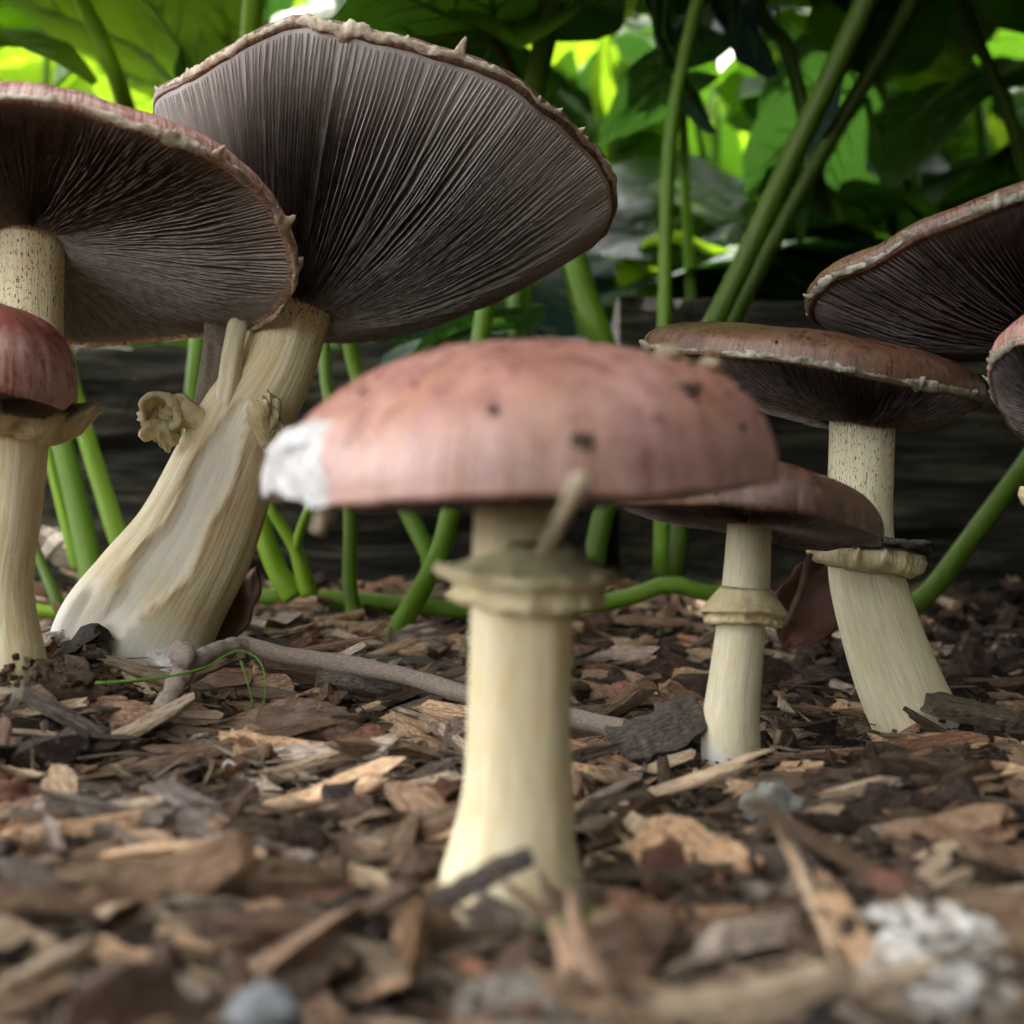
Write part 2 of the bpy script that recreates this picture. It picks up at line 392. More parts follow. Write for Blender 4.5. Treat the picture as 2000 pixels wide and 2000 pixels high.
# ------------------------------------------------------------------ timbers
def timber(x0, x1, y0, y1, z0, z1, seed, label):
    nx = 220; k = 26
    prof = []
    for i in range(k): prof.append((y0, z0+(z1-z0)*i/(k-1)))
    for i in range(1, 9): prof.append((y0+(y1-y0)*i/8, z1))
    for i in range(1, 8): prof.append((y1, z1-(z1-z0)*i/8))
    prof = np.array(prof); m = len(prof); c = prof.mean(0)
    xs = np.linspace(x0, x1, nx)
    X = np.repeat(xs[:, None], m, 1); Y = np.repeat(prof[None, :, 0], nx, 0); Z = np.repeat(prof[None, :, 1], nx, 0)
    # rounded edges, long fissures
    d = snoise(seed, X*7, Z*130, octs=4, f0=1.)*.0022 + snoise(seed+1, X*16, Z*40, octs=3, f0=1.)*.003
    crack = np.clip(np.abs(snoise(seed+2, X*5, Z*60, octs=2, f0=1.)), 0, .25)/.25
    d = d-(1-crack)*.011
    front = (np.arange(m) < k)[None, :]
    Y = Y-np.where(front, d, 0)
    top = (np.arange(m) >= k-3) & (np.arange(m) < k+9)
    Z = Z+np.where(top[None, :], snoise(seed+4, X*22, Y*60, octs=3)*.003, 0)
    Y[:, k-1] += .010; Y[:, k-2] += .004; Y[:, 0] += .006
    v = np.stack([X, Y, Z], -1).reshape(-1, 3)
    i = np.arange(nx-1); j = np.arange(m); I, J = np.meshgrid(i, j, indexing='ij'); I = I.ravel(); J = J.ravel(); J2 = (J+1) % m
    f = np.stack([I*m+J, (I+1)*m+J, (I+1)*m+J2, I*m+J2], 1).tolist()
    f.append(list(range(m))); f.append([(nx-1)*m+q for q in range(m)][::-1])
    o = obj('garden_timber', mesh_from('garden_timber', v, f, smooth=False), M['timber'])
    return tag(o, label, 'timber', 'timbers edging the bed')
timber(-1.3, .055, .755, .90, -.02, .192, 11, 'long weathered timber with greenish fissures behind the leaning torn stem')
timber(.068, 1.4, .775, .93, -.02, .222, 23, 'taller grey weathered timber crossed by two slanting thick stalks')

# ------------------------------------------------------------------ mushrooms
def stem_part(root, ctrl, mat, seed, fleck=(.72, 1.), white=.10, nu=48, nv=110, ridge=.011, groove=None):
    """ctrl top -> bottom as (Vector, r)"""
    ctrl = ctrl[::-1]
    tornA = {}
    def rf(U, V, rr):
        c, s_ = np.cos(U), np.sin(U)
        d = rr*(ridge*snoise(seed, c*5, s_*5, V*1.2, octs=3)+.03*snoise(seed+1, c*1.2, s_*1.2, V*7, octs=2)+.006*snoise(seed+5, c*22, s_*22, V*3, octs=2))
        d += rr*.10*np.clip(1-V/.08, 0, 1)*snoise(seed+2, c*3, s_*3, V*30, octs=3)
        t = np.zeros_like(U)
        if groove is not None:
            dd, t = groove(U, V, rr); d += dd
        tornA['t'] = t
        return d
    v, f, U, V, c, rad = tube(ctrl, nu, nv, rf)
    L = np.linalg.norm(np.diff(c, axis=0), axis=1).sum(); rm = rad.mean()
    lc = np.stack([np.cos(U), np.sin(U), V*L/rm], 1)+seed*1.7
    fl = ss(fleck[0], fleck[1], V)
    sn = np.zeros_like(V)
    if groove is not None: sn = np.r_[np.clip(tornlip['l'], 0, 1).ravel(), 0, 0]
    nz = snoise(seed+3, np.cos(U)*3, np.sin(U)*3, V*16, octs=3)
    wh = ss(white*1.15, white*.25, V+nz*.02)
    tn = np.r_[tornA['t'].ravel(), 0, 0]
    o = obj('stem', mesh_from('stem', v, f, {'lc': lc, 'fleck': fl, 'white': wh, 'torn': tn, 'stain': sn}), mat)
    return adopt(o, root)

def fit_plane(pts):
    c = pts.mean(0); u, s_, vt = np.linalg.svd(pts-c); n = vt[2]
    return c, (n if n[2] > 0 else -n)

def cap_part(root, rim_ctrl, apex, h, p, rs, mats, seed, base_c=None, bulge=0., thick=.004, gills=280, gdepth=.005, wob=.010, veil=.0045, veil_mat='veil', teeth=1., rimfade=(.80, 1.0), torn=None, curl=.0, nrm_mix=1., gstart=None, dent=.012):
    NR = 288; MT = 40
    rim = crom(np.array([list(P(*q)) for q in rim_ctrl]), NR, closed=True)
    C, n = fit_plane(rim); apex = np.array(apex)
    rad = np.linalg.norm(rim-C, axis=1).mean()
    th = np.linspace(0, 2*np.pi, NR, endpoint=False); ct, st = np.cos(th), np.sin(th)
    out = rim-C; out = out-(out@n)[:, None]*n; out /= np.linalg.norm(out, axis=1)[:, None]
    w = snoise(seed, ct*6, st*6, octs=4); w2 = snoise(seed+9, ct*5, st*5, octs=3)
    rim = rim+out*(w*wob*rad*.55)[:, None]+n*(w2*wob*rad*.45)[:, None]
    bc = C if base_c is None else np.array(base_c)
    # ---- upper skin
    rows = []; lcs = []; marg = []; tornv = []
    for j in range(MT+1):
        a = (j/MT)**.85*math.pi/2
        rho = math.sin(a)**(2/p); zz = max(math.cos(a), 0.)**(2/p)
        q = bc+(rim-bc)*rho+n*(h*zz)+out*(curl*rad*math.sin(math.pi*rho)**2)[..., None] if False else bc+(rim-bc)*rho+n*(h*zz)
        q = q+n*(dent*rad*snoise(seed+3, ct*rho*2.2, st*rho*2.2, octs=3))[:, None]*(1-rho**8)
        t = np.zeros(NR)
        if torn is not None:
            dq, t = torn(th, rho, q, C, n, out); q = q+dq
        rows.append(q); lcs.append(np.stack([ct*3, st*3, np.full(NR, rho*3)], 1)+seed); marg.append(np.full(NR, float(ss(.84, 1., rho)))); tornv.append(t)
    for dr, dz in ((.002, -.35), (-.004, -.8), (-.016, -1.), (-.04, -.7)):
        q = rim+out*(dr*rad)+n*(dz*thick)
        t = np.zeros(NR)
        if torn is not None:
            dq, t = torn(th, 1.+dr, q, C, n, out); q = q+dq
        rows.append(q); lcs.append(np.stack([ct*3, st*3, np.full(NR, 3.1)], 1)+seed); marg.append(np.ones(NR)); tornv.append(t)
    nv = len(rows); V = np.stack(rows, 1).reshape(-1, 3)
    f = grid_faces(NR, nv)
    o = obj('cap', mesh_from('cap', V, f, {'lc': np.stack(lcs, 1).reshape(-1, 3), 'marg': np.stack(marg, 1).ravel(), 'torn': np.stack(tornv, 1).ravel()}), M[mats[0]])
    adopt(o, root); cap = o
    # ---- underside flesh and gill blades, one part
    def under(rimp, rho):
        sh = np.sin(np.pi*np.clip(rho, 0, 1)**.9)
        return apex+(rimp-apex)*rho[..., None]+n*(bulge*sh)[..., None]-n*(thick*.6*np.ones_like(rho))[..., None]
    rr0 = rs*.6/rad
    rhos = np.linspace(rr0, .985, 16)
    US = np.stack([under(rim, np.full(NR, r_)) for r_ in rhos], 1)
    verts = [US.reshape(-1, 3)]; faces = [grid_faces(NR, 16)[:, ::-1]]
    edge = [np.zeros(NR*16)]; rimn = [np.tile(ss(rimfade[0]+.1, rimfade[1], rhos)*.6, NR)]
    off = NR*16
    r_ = np.random.default_rng(seed+50); K = 20
    rimx = np.vstack([rim, rim[:1]])
    for k in range(gills):
        tk = (k+r_.uniform(-.28, .28))/gills*NR
        full = k % 2 == 0
        r0 = (gstart or rs*.85/rad)*r_.uniform(.96, 1.05) if full else r_.choice([.30, .45, .62, .75])*r_.uniform(.9, 1.1)
        rho = r0+(.975-r0)*np.linspace(0, 1, K)**.9
        # gills wander a little sideways, more towards the rim
        ph0 = tk/NR*6.2832; drift = (1.6*math.sin(ph0*7+seed)*rho**3+.9*np.sin(rho*9+3*math.sin(ph0*5))*rho**2+.22*np.sin(rho*r_.uniform(14, 24)+r_.uniform(0, 6.3))*rho)*NR/gills*.6
        ti = np.mod(tk+drift, NR); i0 = np.floor(ti).astype(int); fr = (ti-i0)[:, None]
        rp = rimx[i0]*(1-fr)+rimx[i0+1]*fr
        top = under(rp, rho)
        d = gdepth*np.minimum(1, ((1.0-rho)/.30))**.8*r_.uniform(.96, 1.03)
        d = d*np.minimum(1., .35+(rho-r0)/(.10 if full else .16))
        d = d*(1+.05*np.sin(rho*r_.uniform(30, 60)+r_.uniform(0, 6)))
        tang = np.cross(n, rp-apex); tang /= np.linalg.norm(tang, axis=1)[:, None]
        wv = (.00009*np.sin(rho*r_.uniform(35, 60)+r_.uniform(0, 6.3)))[:, None]*tang
        lean = r_.normal(0, .025)
        rowsg = [top+n*.0006]
        for q in (.5, .90, 1.0):
            rowsg.append(top-n*(d*q)[:, None]+wv*q+tang*(d*q*lean)[:, None])
        Vg = np.stack(rowsg, 1).reshape(-1, 3)
        I, J = np.meshgrid(np.arange(K-1), np.arange(3), indexing='ij'); I = I.ravel(); J = J.ravel()
        Fg = np.stack([I*4+J, (I+1)*4+J, (I+1)*4+J+1, I*4+J+1], 1)+off
        verts.append(Vg); faces.append(Fg); off += len(Vg)
        edge.append(np.tile([0, 0, .12, 1.], K)); rimn.append(np.repeat(ss(*rimfade, rho+r_.normal(0, .02))*.85, 4))
    go = obj('gills', mesh_from('gills', np.vstack(verts), np.vstack(faces), {'edge': np.concatenate(edge), 'rimness': np.concatenate(rimn)}), M[mats[1]])
    adopt(go, root); tag(go, kind='stuff')
    # ---- ragged veil remnant along the margin
    if veil:
        NV = 900; t2 = np.linspace(0, 2*np.pi, NV, endpoint=False); ii = t2/(2*np.pi)*NR; i0 = ii.astype(int) % NR; fr = (ii-np.floor(ii))[:, None]
        rp = rim[i0]*(1-fr)+rim[(i0+1) % NR]*fr; op = out[i0]*(1-fr)+out[(i0+1) % NR]*fr
        c2, s2 = np.cos(t2), np.sin(t2)
        big = snoise(seed+21, c2*9, s2*9, octs=3); fine = snoise(seed+22, c2*60, s2*60, octs=3); tooth = np.clip(snoise(seed+23, c2*44, s2*44, octs=3)-1.0, 0, 2)*teeth*1.5
        wdt = veil*(.75+.35*big); 
        prof = [(-.9, .55), (-.35, .75), (.15, .42), (.42, -.15), (.28, -.75), (-.15, -1.25), (-.7, -1.15), (-1.0, -.55)]
        rowsv = []
        for qi, (a_, b_) in enumerate(prof):
            jit = snoise(seed+30+qi, c2*55, s2*55, octs=4, gain=.75)
            rowsv.append(rp+op*(wdt*(a_*.6+.09*jit+.07*fine)+(tooth*veil*.55 if qi in (2, 3) else 0))[:, None]+n*(wdt*(b_*.62+.08*jit)+(tooth*veil*.45 if qi in (2, 3) else 0))[:, None]-n*(thick*.35))
        Vv = np.stack(rowsv, 1).reshape(-1, 3); m = len(prof)
        I, J = np.meshgrid(np.arange(NV), np.arange(m), indexing='ij'); I = I.ravel(); J = J.ravel(); I2 = (I+1) % NV; J2 = (J+1) % m
        vo = obj('margin_veil', mesh_from('margin_veil', Vv, np.stack([I*m+J, I2*m+J, I2*m+J2, I*m+J2], 1)), M[veil_mat]); adopt(vo, root)
    return cap, C, n, rad, rim

def ring_part(root, c, axis, prof, seed, mat, rag=.10, ell=(1, 1), name='ring', nu=220, tilt=0., ribs=0.):
    """prof: closed list of (r, z, ragged weight) in metres, z along axis"""
    axis = Vector(axis).normalized(); q = axis.to_track_quat('Z', 'Y'); c = Vector(c)
    u = np.linspace(0, 2*np.pi, nu, endpoint=False); cu, su = np.cos(u), np.sin(u)
    rows = []
    b = snoise(seed, cu*3, su*3, octs=3); fi = snoise(seed+1, cu*22, su*22, octs=3); lift = snoise(seed+2, cu*2.5, su*2.5, octs=3)
    rt = np.random.default_rng(seed+5); tear = sum(rt.uniform(.10, .26)*np.exp(-(np.angle(np.exp(1j*(u-rt.uniform(0, 6.28))))/rt.uniform(.05, .14))**2) for _ in range(6))
    for r_, z_, w_ in prof:
        rj = snoise(seed+40+int(abs(z_)*1e5) % 97, cu*14, su*14, octs=4, gain=.7); rr = r_*(1+w_*rag*(.8*b+.16*fi+.22*rj)-tear*max(0, w_-.45)); zz = z_+w_*r_*rag*(.9*lift+.12*fi+.25*rj)+ribs*np.sin(u*60)*w_
        rows.append(np.stack([rr*cu*ell[0], rr*su*ell[1], zz], 1))
    V = np.stack(rows, 1); m = len(prof)
    mat3 = np.array(q.to_matrix()); V = V.reshape(-1, 3)@mat3.T+np.array(c)
    I, J = np.meshgrid(np.arange(nu), np.arange(m), indexing='ij'); I = I.ravel(); J = J.ravel(); I2 = (I+1) % nu; J2 = (J+1) % m
    o = obj(name, mesh_from(name, V, np.stack([I*m+J, I2*m+J, I2*m+J2, I*m+J2], 1)), M[mat])
    return adopt(o, root)

def px(n_, D): return n_/FPX*D

def crumple(name, c, size, seed, mat, parent=None, rough=.35, nu=40, nv=26, freq=2.2):
    """irregular lump"""
    u = np.linspace(0, 2*np.pi, nu, endpoint=False); v = np.linspace(0.04, np.pi-.04, nv)
    U, Vv = np.meshgrid(u, v, indexing='ij'); d = np.stack([np.sin(Vv)*np.cos(U), np.sin(Vv)*np.sin(U), np.cos(Vv)], -1)
    nz = snoise(seed, d[..., 0]*freq, d[..., 1]*freq, d[..., 2]*freq, octs=5, gain=.6)
    q = d*(1+rough*nz)[..., None]*np.array(size)+np.array(c)
    f = grid_faces(nu, nv).tolist(); f.append([i*nv for i in range(nu)][::-1]); f.append([i*nv+nv-1 for i in range(nu)])
    vv = q.reshape(-1, 3)
    o = obj(name, mesh_from(name, vv, f, {'lc': d.reshape(-1, 3)*1.5+seed}, smooth=True), M[mat] if isinstance(mat, str) else mat)
    if parent is not None: adopt(o, parent)
    return o

def stem_ctrl(lst, D):
    out = []
    for q in lst:
        d = q[3] if len(q) > 3 else D
        out.append((P(q[0], q[1], d), px(q[2], d)))
    return out

STEMS = []     # (x, y, r) to keep mulch out

# --- 1: pink foreground mushroom
D1 = .24
def torn1(th, rho, q, C, n, out):
    # broken corner on the left side of the margin, white flesh showing
    ax = out@np.array([1., 0, 0]); ay = out@np.array([0, 1., 0])
    ang = np.degrees(np.arctan2(-ay, -ax))             # 0 = left, 90 = towards the camera
    wob_ = snoise(55, ang*.09, rho*30, octs=3)
    right = 40+95*(rho-.93)+3*wob_; left = -14+2*wob_
    lim = .900+.012*np.sin(ang*.16)+.006*wob_
    m_ = ss(0, 5, right-ang)*ss(0, 5, ang-left)*ss(0, .018, rho-lim)
    inside = ss(.15, .6, m_)
    # the torn flesh stands a little proud and its lower edge hangs below the margin
    lift = m_*(.0012+.0013*snoise(56, ang*.12, rho*40, octs=4))-.0010*np.exp(-((m_-.25)/.16)**2)
    dq = out*lift[:, None]-n*(m_*ss(.96, 1.0, rho)*(.0014-.0040*np.exp(-((ang-20)/13)**2)))[:, None]
    return dq, inside
m1 = thing('mushroom', 'pink domed mushroom with a torn white corner on its cap, out of focus', 'mushroom', P(1003, 1770, D1))
st1 = stem_ctrl([(1012, 930, 86), (1012, 1060, 90), (1018, 1200, 100), (1014, 1400, 101), (1010, 1560, 106), (1003, 1650, 120), (1000, 1715, 138), (1000, 1770, 150), (1000, 1815, 142)], D1)
stem_part(m1, st1, M['stem_cream'], 101, fleck=(1.1, 1.3), white=.07)
STEMS.append((st1[-2][0].x, st1[-2][0].y, .0135))
cap_part(m1, [(543, 952, .243), (610, 966, .215), (780, 969, .197), (1000, 961, .191), (1250, 951, .199), (1440, 940, .219), (1522, 932, .242), (1450, 945, .268), (1250, 958, .284), (1020, 966, .290), (790, 972, .284), (610, 968, .268)],
         P(1012, 945, D1), .0298, 2.15, .009, ('cap_pink', 'gill_brown'), 201, base_c=np.array(P(1085, 962, .243)), bulge=-.0005, thick=.0012, gills=200, gdepth=.0022, wob=.016, veil=0, torn=torn1, dent=.018)
ring_part(m1, P(1036, 1122, D1), (.03, -.04, 1), [(.0090, .0020, 0), (.0150, -.0006, .4), (.0176, .0000, 1.), (.0178, -.0010, 1.), (.0158, -.0018, .8), (.0142, -.0030, .5), (.0150, -.0050, .8), (.0152, -.0060, 1.), (.0120, -.0064, .5), (.0092, -.0056, 0)], 301, 'ring', rag=.055, name='ring')
ring_part(m1, P(1036, 1122, D1), (.03, -.04, 1), [(.0086, .0068, 0), (.0098, .0046, .1), (.0122, .0024, .3), (.0152, .0008, .6), (.0173, .0005, 1.), (.0165, -.0004, 1.), (.0130, .0004, .4), (.0090, .0020, 0)], 301, 'ring_olive', rag=.055, name='ring_top')

# --- 2: large cap at the left with brown gills
m2 = thing('mushroom', 'wide tilted mushroom with brown gills and flecked straight stem, behind a small red cap', 'mushroom', P(10, 1290, .415))
st2 = stem_ctrl([(60, 448, 62), (61, 600, 60), (60, 700, 61), (44, 820, 58), (6, 1000, 58), (-35, 1180, 66), (-50, 1330, 76)], .412)
stem_part(m2, st2, M['stem_old'], 102, fleck=(.58, .72))
STEMS.append((st2[-1][0].x, st2[-1][0].y, .015))
cap_part(m2, [(583, 540, .41), (543, 606, .43), (471, 641, .45), (362, 652, .465), (217, 664, .48), (60, 655, .485), (-150, 630, .475), (-350, 570, .45), (-470, 450, .41), (-450, 320, .375), (-300, 225, .35), (-130, 190, .338), (20, 183, .333), (130, 195, .333), (254, 232, .338), (344, 264, .345), (435, 304, .357), (510, 368, .375), (568, 452, .393)],
         P(60, 452, .412), .0215, 2.0, .0105, ('cap_wine', 'gill_brown'), 202, bulge=.0, thick=.002, gills=350, gdepth=.0038, wob=.014, veil=.0027, teeth=1., rimfade=(.80, 1.0))

# --- 3: small wine-red mushroom at the left edge
m3 = thing('mushroom', 'small wine-red mushroom with a drooping cap and ragged cream ring', 'mushroom', P(-10, 1300, .372))
st3 = stem_ctrl([(2, 770, 66), (8, 830, 76), (14, 870, 80), (2, 1000, 78), (-14, 1130, 76), (-12, 1212, 82), (-10, 1275, 94), (-8, 1330, 100), (-8, 1420, 98)], .372)
stem_part(m3, st3, M['stem_old'], 103, fleck=(1.1, 1.2), white=.16)
STEMS.append((st3[-2][0].x, st3[-2][0].y, .015))
cap_part(m3, [(152, 768, .372), (118, 775, .345), (40, 752, .325), (-60, 735, .318), (-170, 745, .335), (-235, 765, .368), (-200, 785, .40), (-90, 802, .42), (30, 806, .42), (120, 795, .40)],
         P(0, 780, .372), .0285, 2.2, .009, ('cap_wine', 'gill_brown'), 203, bulge=-.001, thick=.003, gills=200, gdepth=.0035, wob=.02, veil=0)
ring_part(m3, P(12, 818, .372), (.10, .03, 1), [(.010, .001, 0), (.016, .0025, .3), (.022, .0022, .8), (.0268, .0032, 1.2), (.0262, .0012, 1.2), (.022, -.0045, .9), (.0165, -.0065, .6), (.0118, -.0045, 0)], 303, 'ring', rag=.09)

K4 = 1.07
def P4(a, b, D): return P(a, b, D*K4)
def stem_ctrl4(l, D): return stem_ctrl([(*q[:3], (q[3] if len(q) > 3 else D)*K4) for q in l], D*K4)
# --- 4: huge upturned gill fan on a torn leaning stem
m4 = thing('mushroom', 'huge upturned mushroom showing dark purple gills on a thick torn leaning stem', 'mushroom', P4(240, 1300, .415))
tornlip = {}
def groove4(U, V, rr):
    # U = angle; the side facing the camera is where -Y; frame normal starts along +X, so the binormal decides; use the middle at UC
    UC = 4.55
    d = np.angle(np.exp(1j*(U-UC-.25*np.sin(V*3.0))))
    lens = np.clip(1-((V-.42)/.30)**2, 0, 1)
    wdt = .36*np.sqrt(lens)*(1+.15*np.sin(V*26))+1e-4
    x = np.abs(d)/wdt
    inside = ss(1.05, .80, x)*(lens > .002)
    lip = np.exp(-((x-1.05)/.16)**2)*(lens > .002)*np.sqrt(lens)
    n_ = snoise(77, U*6, V*24, octs=3)
    dd = -rr*.09*inside*(1-.3*x.clip(0, 1)**2)+rr*.028*lip*(1+.6*n_)
    # a second shallow tear low on the stem, and split ridges by the base
    d2 = np.angle(np.exp(1j*(U-4.3)))
    t2 = ss(.38, .18, np.abs(d2)+.06*n_)*ss(.075, .11, V)*ss(.20, .155, V)
    dd = dd-rr*.09*t2
    dd = dd+rr*.008*snoise(78, U*3.2, V*2.0, octs=4, gain=.7)*ss(.85, .4, V)*(1-inside)
    tornlip['l'] = 1.3*lip+.9*t2+.5*np.exp(-((np.abs(np.angle(np.exp(1j*(U-5.3))))-.1)/.12)**2)*ss(.3, .5, V)*ss(.75, .6, V)
    return dd, inside
st4 = stem_ctrl4([(578, 585, 76, .428), (562, 640, 75, .428), (536, 725, 76, .425), (482, 815, 94, .423), (438, 915, 105, .42), (374, 1060, 121, .417), (312, 1160, 136, .415), (260, 1245, 150, .413), (238, 1305, 148, .413), (230, 1350, 136, .413)], .42)
stem_part(m4, st4, M['stem_old'], 104, fleck=(.80, .97), white=.22, groove=groove4, nu=90, nv=180)
STEMS.append((st4[-2][0].x, st4[-2][0].y, .024))
rim4 = [(301, 205, .402), (316, 160, .390), (395, 122, .373), (490, 66, .362), (590, 38, .357), (640, 52, .355), (730, 66, .354), (855, 96, .357), (985, 134, .364), (1060, 188, .374), (1122, 240, .386), (1180, 300, .402), (1200, 365, .418), (1196, 430, .434), (1150, 478, .455), (1020, 525, .487), (860, 560, .512), (690, 560, .523), (520, 500, .515), (390, 380, .475), (325, 275, .432)]
cap_part(m4, [(q[0], q[1], q[2]*K4) for q in rim4], P4(578, 600, .428), .004, 2.0, .0135, ('cap_brown', 'gill_purple'), 204, base_c=np.array(P4(600, 560, .428)), bulge=-.013, thick=.004, gills=350, gdepth=.0046, wob=.020, veil=.0028, teeth=1.2, rimfade=(.60, .97))
for i_, (a_, b_, sx_, sz_) in enumerate([(140, 1300, .013, .006), (205, 1325, .014, .005), (285, 1330, .013, .005), (345, 1310, .010, .006), (95, 1275, .009, .006)]):
    crumple('foot_fluff', P4(a_, b_, .393), (sx_, .007, sz_), 450+i_, 'mycelium', m4, .30, freq=4)
# ring remains and the loose strip
def curl_shell(name, c, r, seed, root, mat='ring', arc=(0, 5.0), axis=(1, 0, 0), length=.012, thick=.0012):
    na, nl = 40, 16
    a = np.linspace(*arc, na); l = np.linspace(-.5, .5, nl)
    A, L_ = np.meshgrid(a, l, indexing='ij')
    rr = r*(1-.07*A)*(1+.14*snoise(seed, A*1.7, L_*5, octs=4))
    ax = Vector(axis).normalized(); q = np.array(ax.to_track_quat('X', 'Z').to_matrix())
    def lay(k):
        return np.stack([L_*length*(1+.3*snoise(seed+1, A*2, L_*2, octs=3)), (rr+k)*np.cos(A), (rr+k)*np.sin(A)], -1).reshape(-1, 3)@q.T+np.array(c)
    v = np.vstack([lay(0), lay(-thick)]); f1 = grid_faces(na, nl, False); n0 = na*nl
    f = f1.tolist()+(f1[:, ::-1]+n0).tolist()
    border = [i*nl for i in range(na)]+[(na-1)*nl+j for j in range(1, nl)]+[i*nl+nl-1 for i in range(na-2, -1, -1)]+[j for j in range(nl-2, 0, -1)]
    for i in range(len(border)):
        a_, b_ = border[i], border[(i+1) % len(border)]; f.append([a_, a_+n0, b_+n0, b_])
    o = obj(name, mesh_from(name, v, f), M[mat]); return adopt(o, root)
curl_shell('ring_fragment', P4(332, 812, .409), .0082, 401, m4, arc=(-.6, 4.4), axis=(.35, .9, .2), length=.011, thick=.0022)
crumple('ring_fragment', P4(318, 822, .409), (.0068, .005, .0062), 402, 'ring', m4, .42, freq=3)
v, f, U, V, c, rad = tube([(P4(352, 800, .409), .005), (P4(380, 815, .41), .0042), (P4(410, 840, .412), .006)], 20, 16)
adopt(obj('ring_fragment', mesh_from('ring_fragment', v, f), M['ring']), m4)
crumple('ring_fragment', P4(522, 825, .405), (.0056, .0042, .0095), 403, 'ring', m4, .30, freq=3)
curl_shell('ring_fragment', P4(508, 820, .402), .0060, 404, m4, arc=(1.2, 4.6), axis=(.3, .25, -1), length=.013, thick=.0014)
v, f, U, V, c, rad = tube([(P4(470, 600, .412), .0030), (P4(452, 690, .411), .0034), (P4(444, 760, .410), .0040), (P4(432, 840, .411), .0042), (P4(420, 920, .416), .0025), (P4(405, 980, .420), .001)], 18, 50, lambda U, V, r: r*.25*snoise(9, np.cos(U)*3, np.sin(U)*3, V*4, octs=3))
adopt(obj('torn_strip', mesh_from('torn_strip', v, f, {'lc': np.stack([np.cos(U), np.sin(U), V*15], 1), 'fleck': V*0, 'white': V*0, 'torn': V*0+.25}), M['stem_cream']), m4)
v, f, U, V, c, rad = tube([(P4(425, 600, .420), .0042), (P4(418, 690, .420), .0042), (P4(402, 770, .418), .0036), (P4(388, 800, .416), .0022)], 18, 50, lambda U, V, r: r*.3*snoise(19, np.cos(U)*3, np.sin(U)*3, V*4, octs=3))
adopt(obj('torn_strip', mesh_from('torn_strip', v, f, {'lc': np.stack([np.cos(U), np.sin(U), V*15], 1), 'fleck': V*0+1, 'white': V*0, 'torn': V*0}), M['bark_grey']), m4)

# --- 5: small red-brown mushroom right of the pink one
m5 = thing('mushroom', 'slim mushroom with glossy red-brown cap and double-edged olive ring', 'mushroom', P(1430, 1495, .36))
st5 = stem_ctrl([(1466, 985, 44), (1462, 1060, 44), (1457, 1140, 46), (1447, 1225, 47), (1436, 1330, 51), (1429, 1400, 55), (1427, 1450, 57), (1430, 1490, 56), (1431, 1520, 54)], .36)
stem_part(m5, st5, M['stem_pale'], 105, fleck=(.88, 1.04), white=.13)
STEMS.append((st5[-2][0].x, st5[-2][0].y, .009))
cap_part(m5, [(1207, 976, .36), (1250, 972, .343), (1360, 972, .325), (1480, 979, .318), (1600, 994, .323), (1690, 1024, .340), (1728, 1046, .362), (1690, 1052, .380), (1600, 1062, .395), (1510, 1040, .402), (1400, 1020, .402), (1290, 1000, .390), (1225, 984, .375)],
         P(1466, 995, .36), .0158, 2.15, .0068, ('cap_brown', 'gill_dark'), 205, bulge=-.0012, thick=.0022, gills=220, gdepth=.0026, wob=.014, veil=0)
ring_part(m5, P(1454, 1180, .36), (.06, -.03, 1), [(.0070, .0052, 0), (.0078, .0040, .1), (.0098, .0016, .3), (.0118, -.0010, .8), (.0122, -.0018, 1.), (.0113, -.0022, .7), (.0104, -.0026, .3), (.0110, -.0042, .7), (.0107, -.0052, 1.), (.0088, -.0056, .6), (.0072, -.0040, 0)], 305, 'ring', rag=.06, ribs=.00007)

# --- 6: taller mushroom at the right
m6 = thing('mushroom', 'brown mushroom with white-edged margin on a pale curved stem with a spore-blackened ring', 'mushroom', P(1795, 1440, .42))
st6 = stem_ctrl([(1682, 800, 63), (1682, 900, 62), (1680, 1000, 62), (1683, 1070, 65), (1692, 1125, 72), (1714, 1210, 76), (1748, 1310, 82), (1782, 1390, 84), (1806, 1445, 84), (1818, 1480, 80)], .42)
stem_part(m6, st6, M['stem_pale'], 106, fleck=(.62, .80), white=.10)
STEMS.append((st6[-2][0].x, st6[-2][0].y, .014))
cap_part(m6, [(1256, 668, .42), (1310, 674, .394), (1420, 683, .374), (1570, 697, .362), (1720, 722, .364), (1850, 750, .38), (1922, 772, .41), (1895, 792, .44), (1800, 800, .468), (1680, 796, .482), (1540, 782, .48), (1400, 742, .465), (1300, 700, .443)],
         P(1683, 806, .42), .0140, 2.2, .0105, ('cap_brown', 'gill_dark'), 206, bulge=-.002, thick=.0028, gills=250, gdepth=.0042, wob=.012, veil=.0022, veil_mat='veil_grey', teeth=.7, rimfade=(.86, 1.0))
ring_part(m6, P(1694, 1092, .418), (.14, -.02, 1), [(.0110, .0050, 0), (.0150, .0046, .5), (.0188, .0034, 1.), (.0196, .0012, 1.), (.0188, -.0022, .9), (.0158, -.0040, .5), (.0120, -.0035, 0)], 306, 'ring', rag=.09)
ring_part(m6, P(1700, 1084, .416), (.14, -.02, 1), [(.0112, .0052, .3), (.0150, .0056, .8), (.0186, .0046, 1.), (.0192, .0030, 1.), (.0150, .0038, .5), (.0114, .0035, 0)], 307, 'ring_spore', rag=.10, name='ring_top')

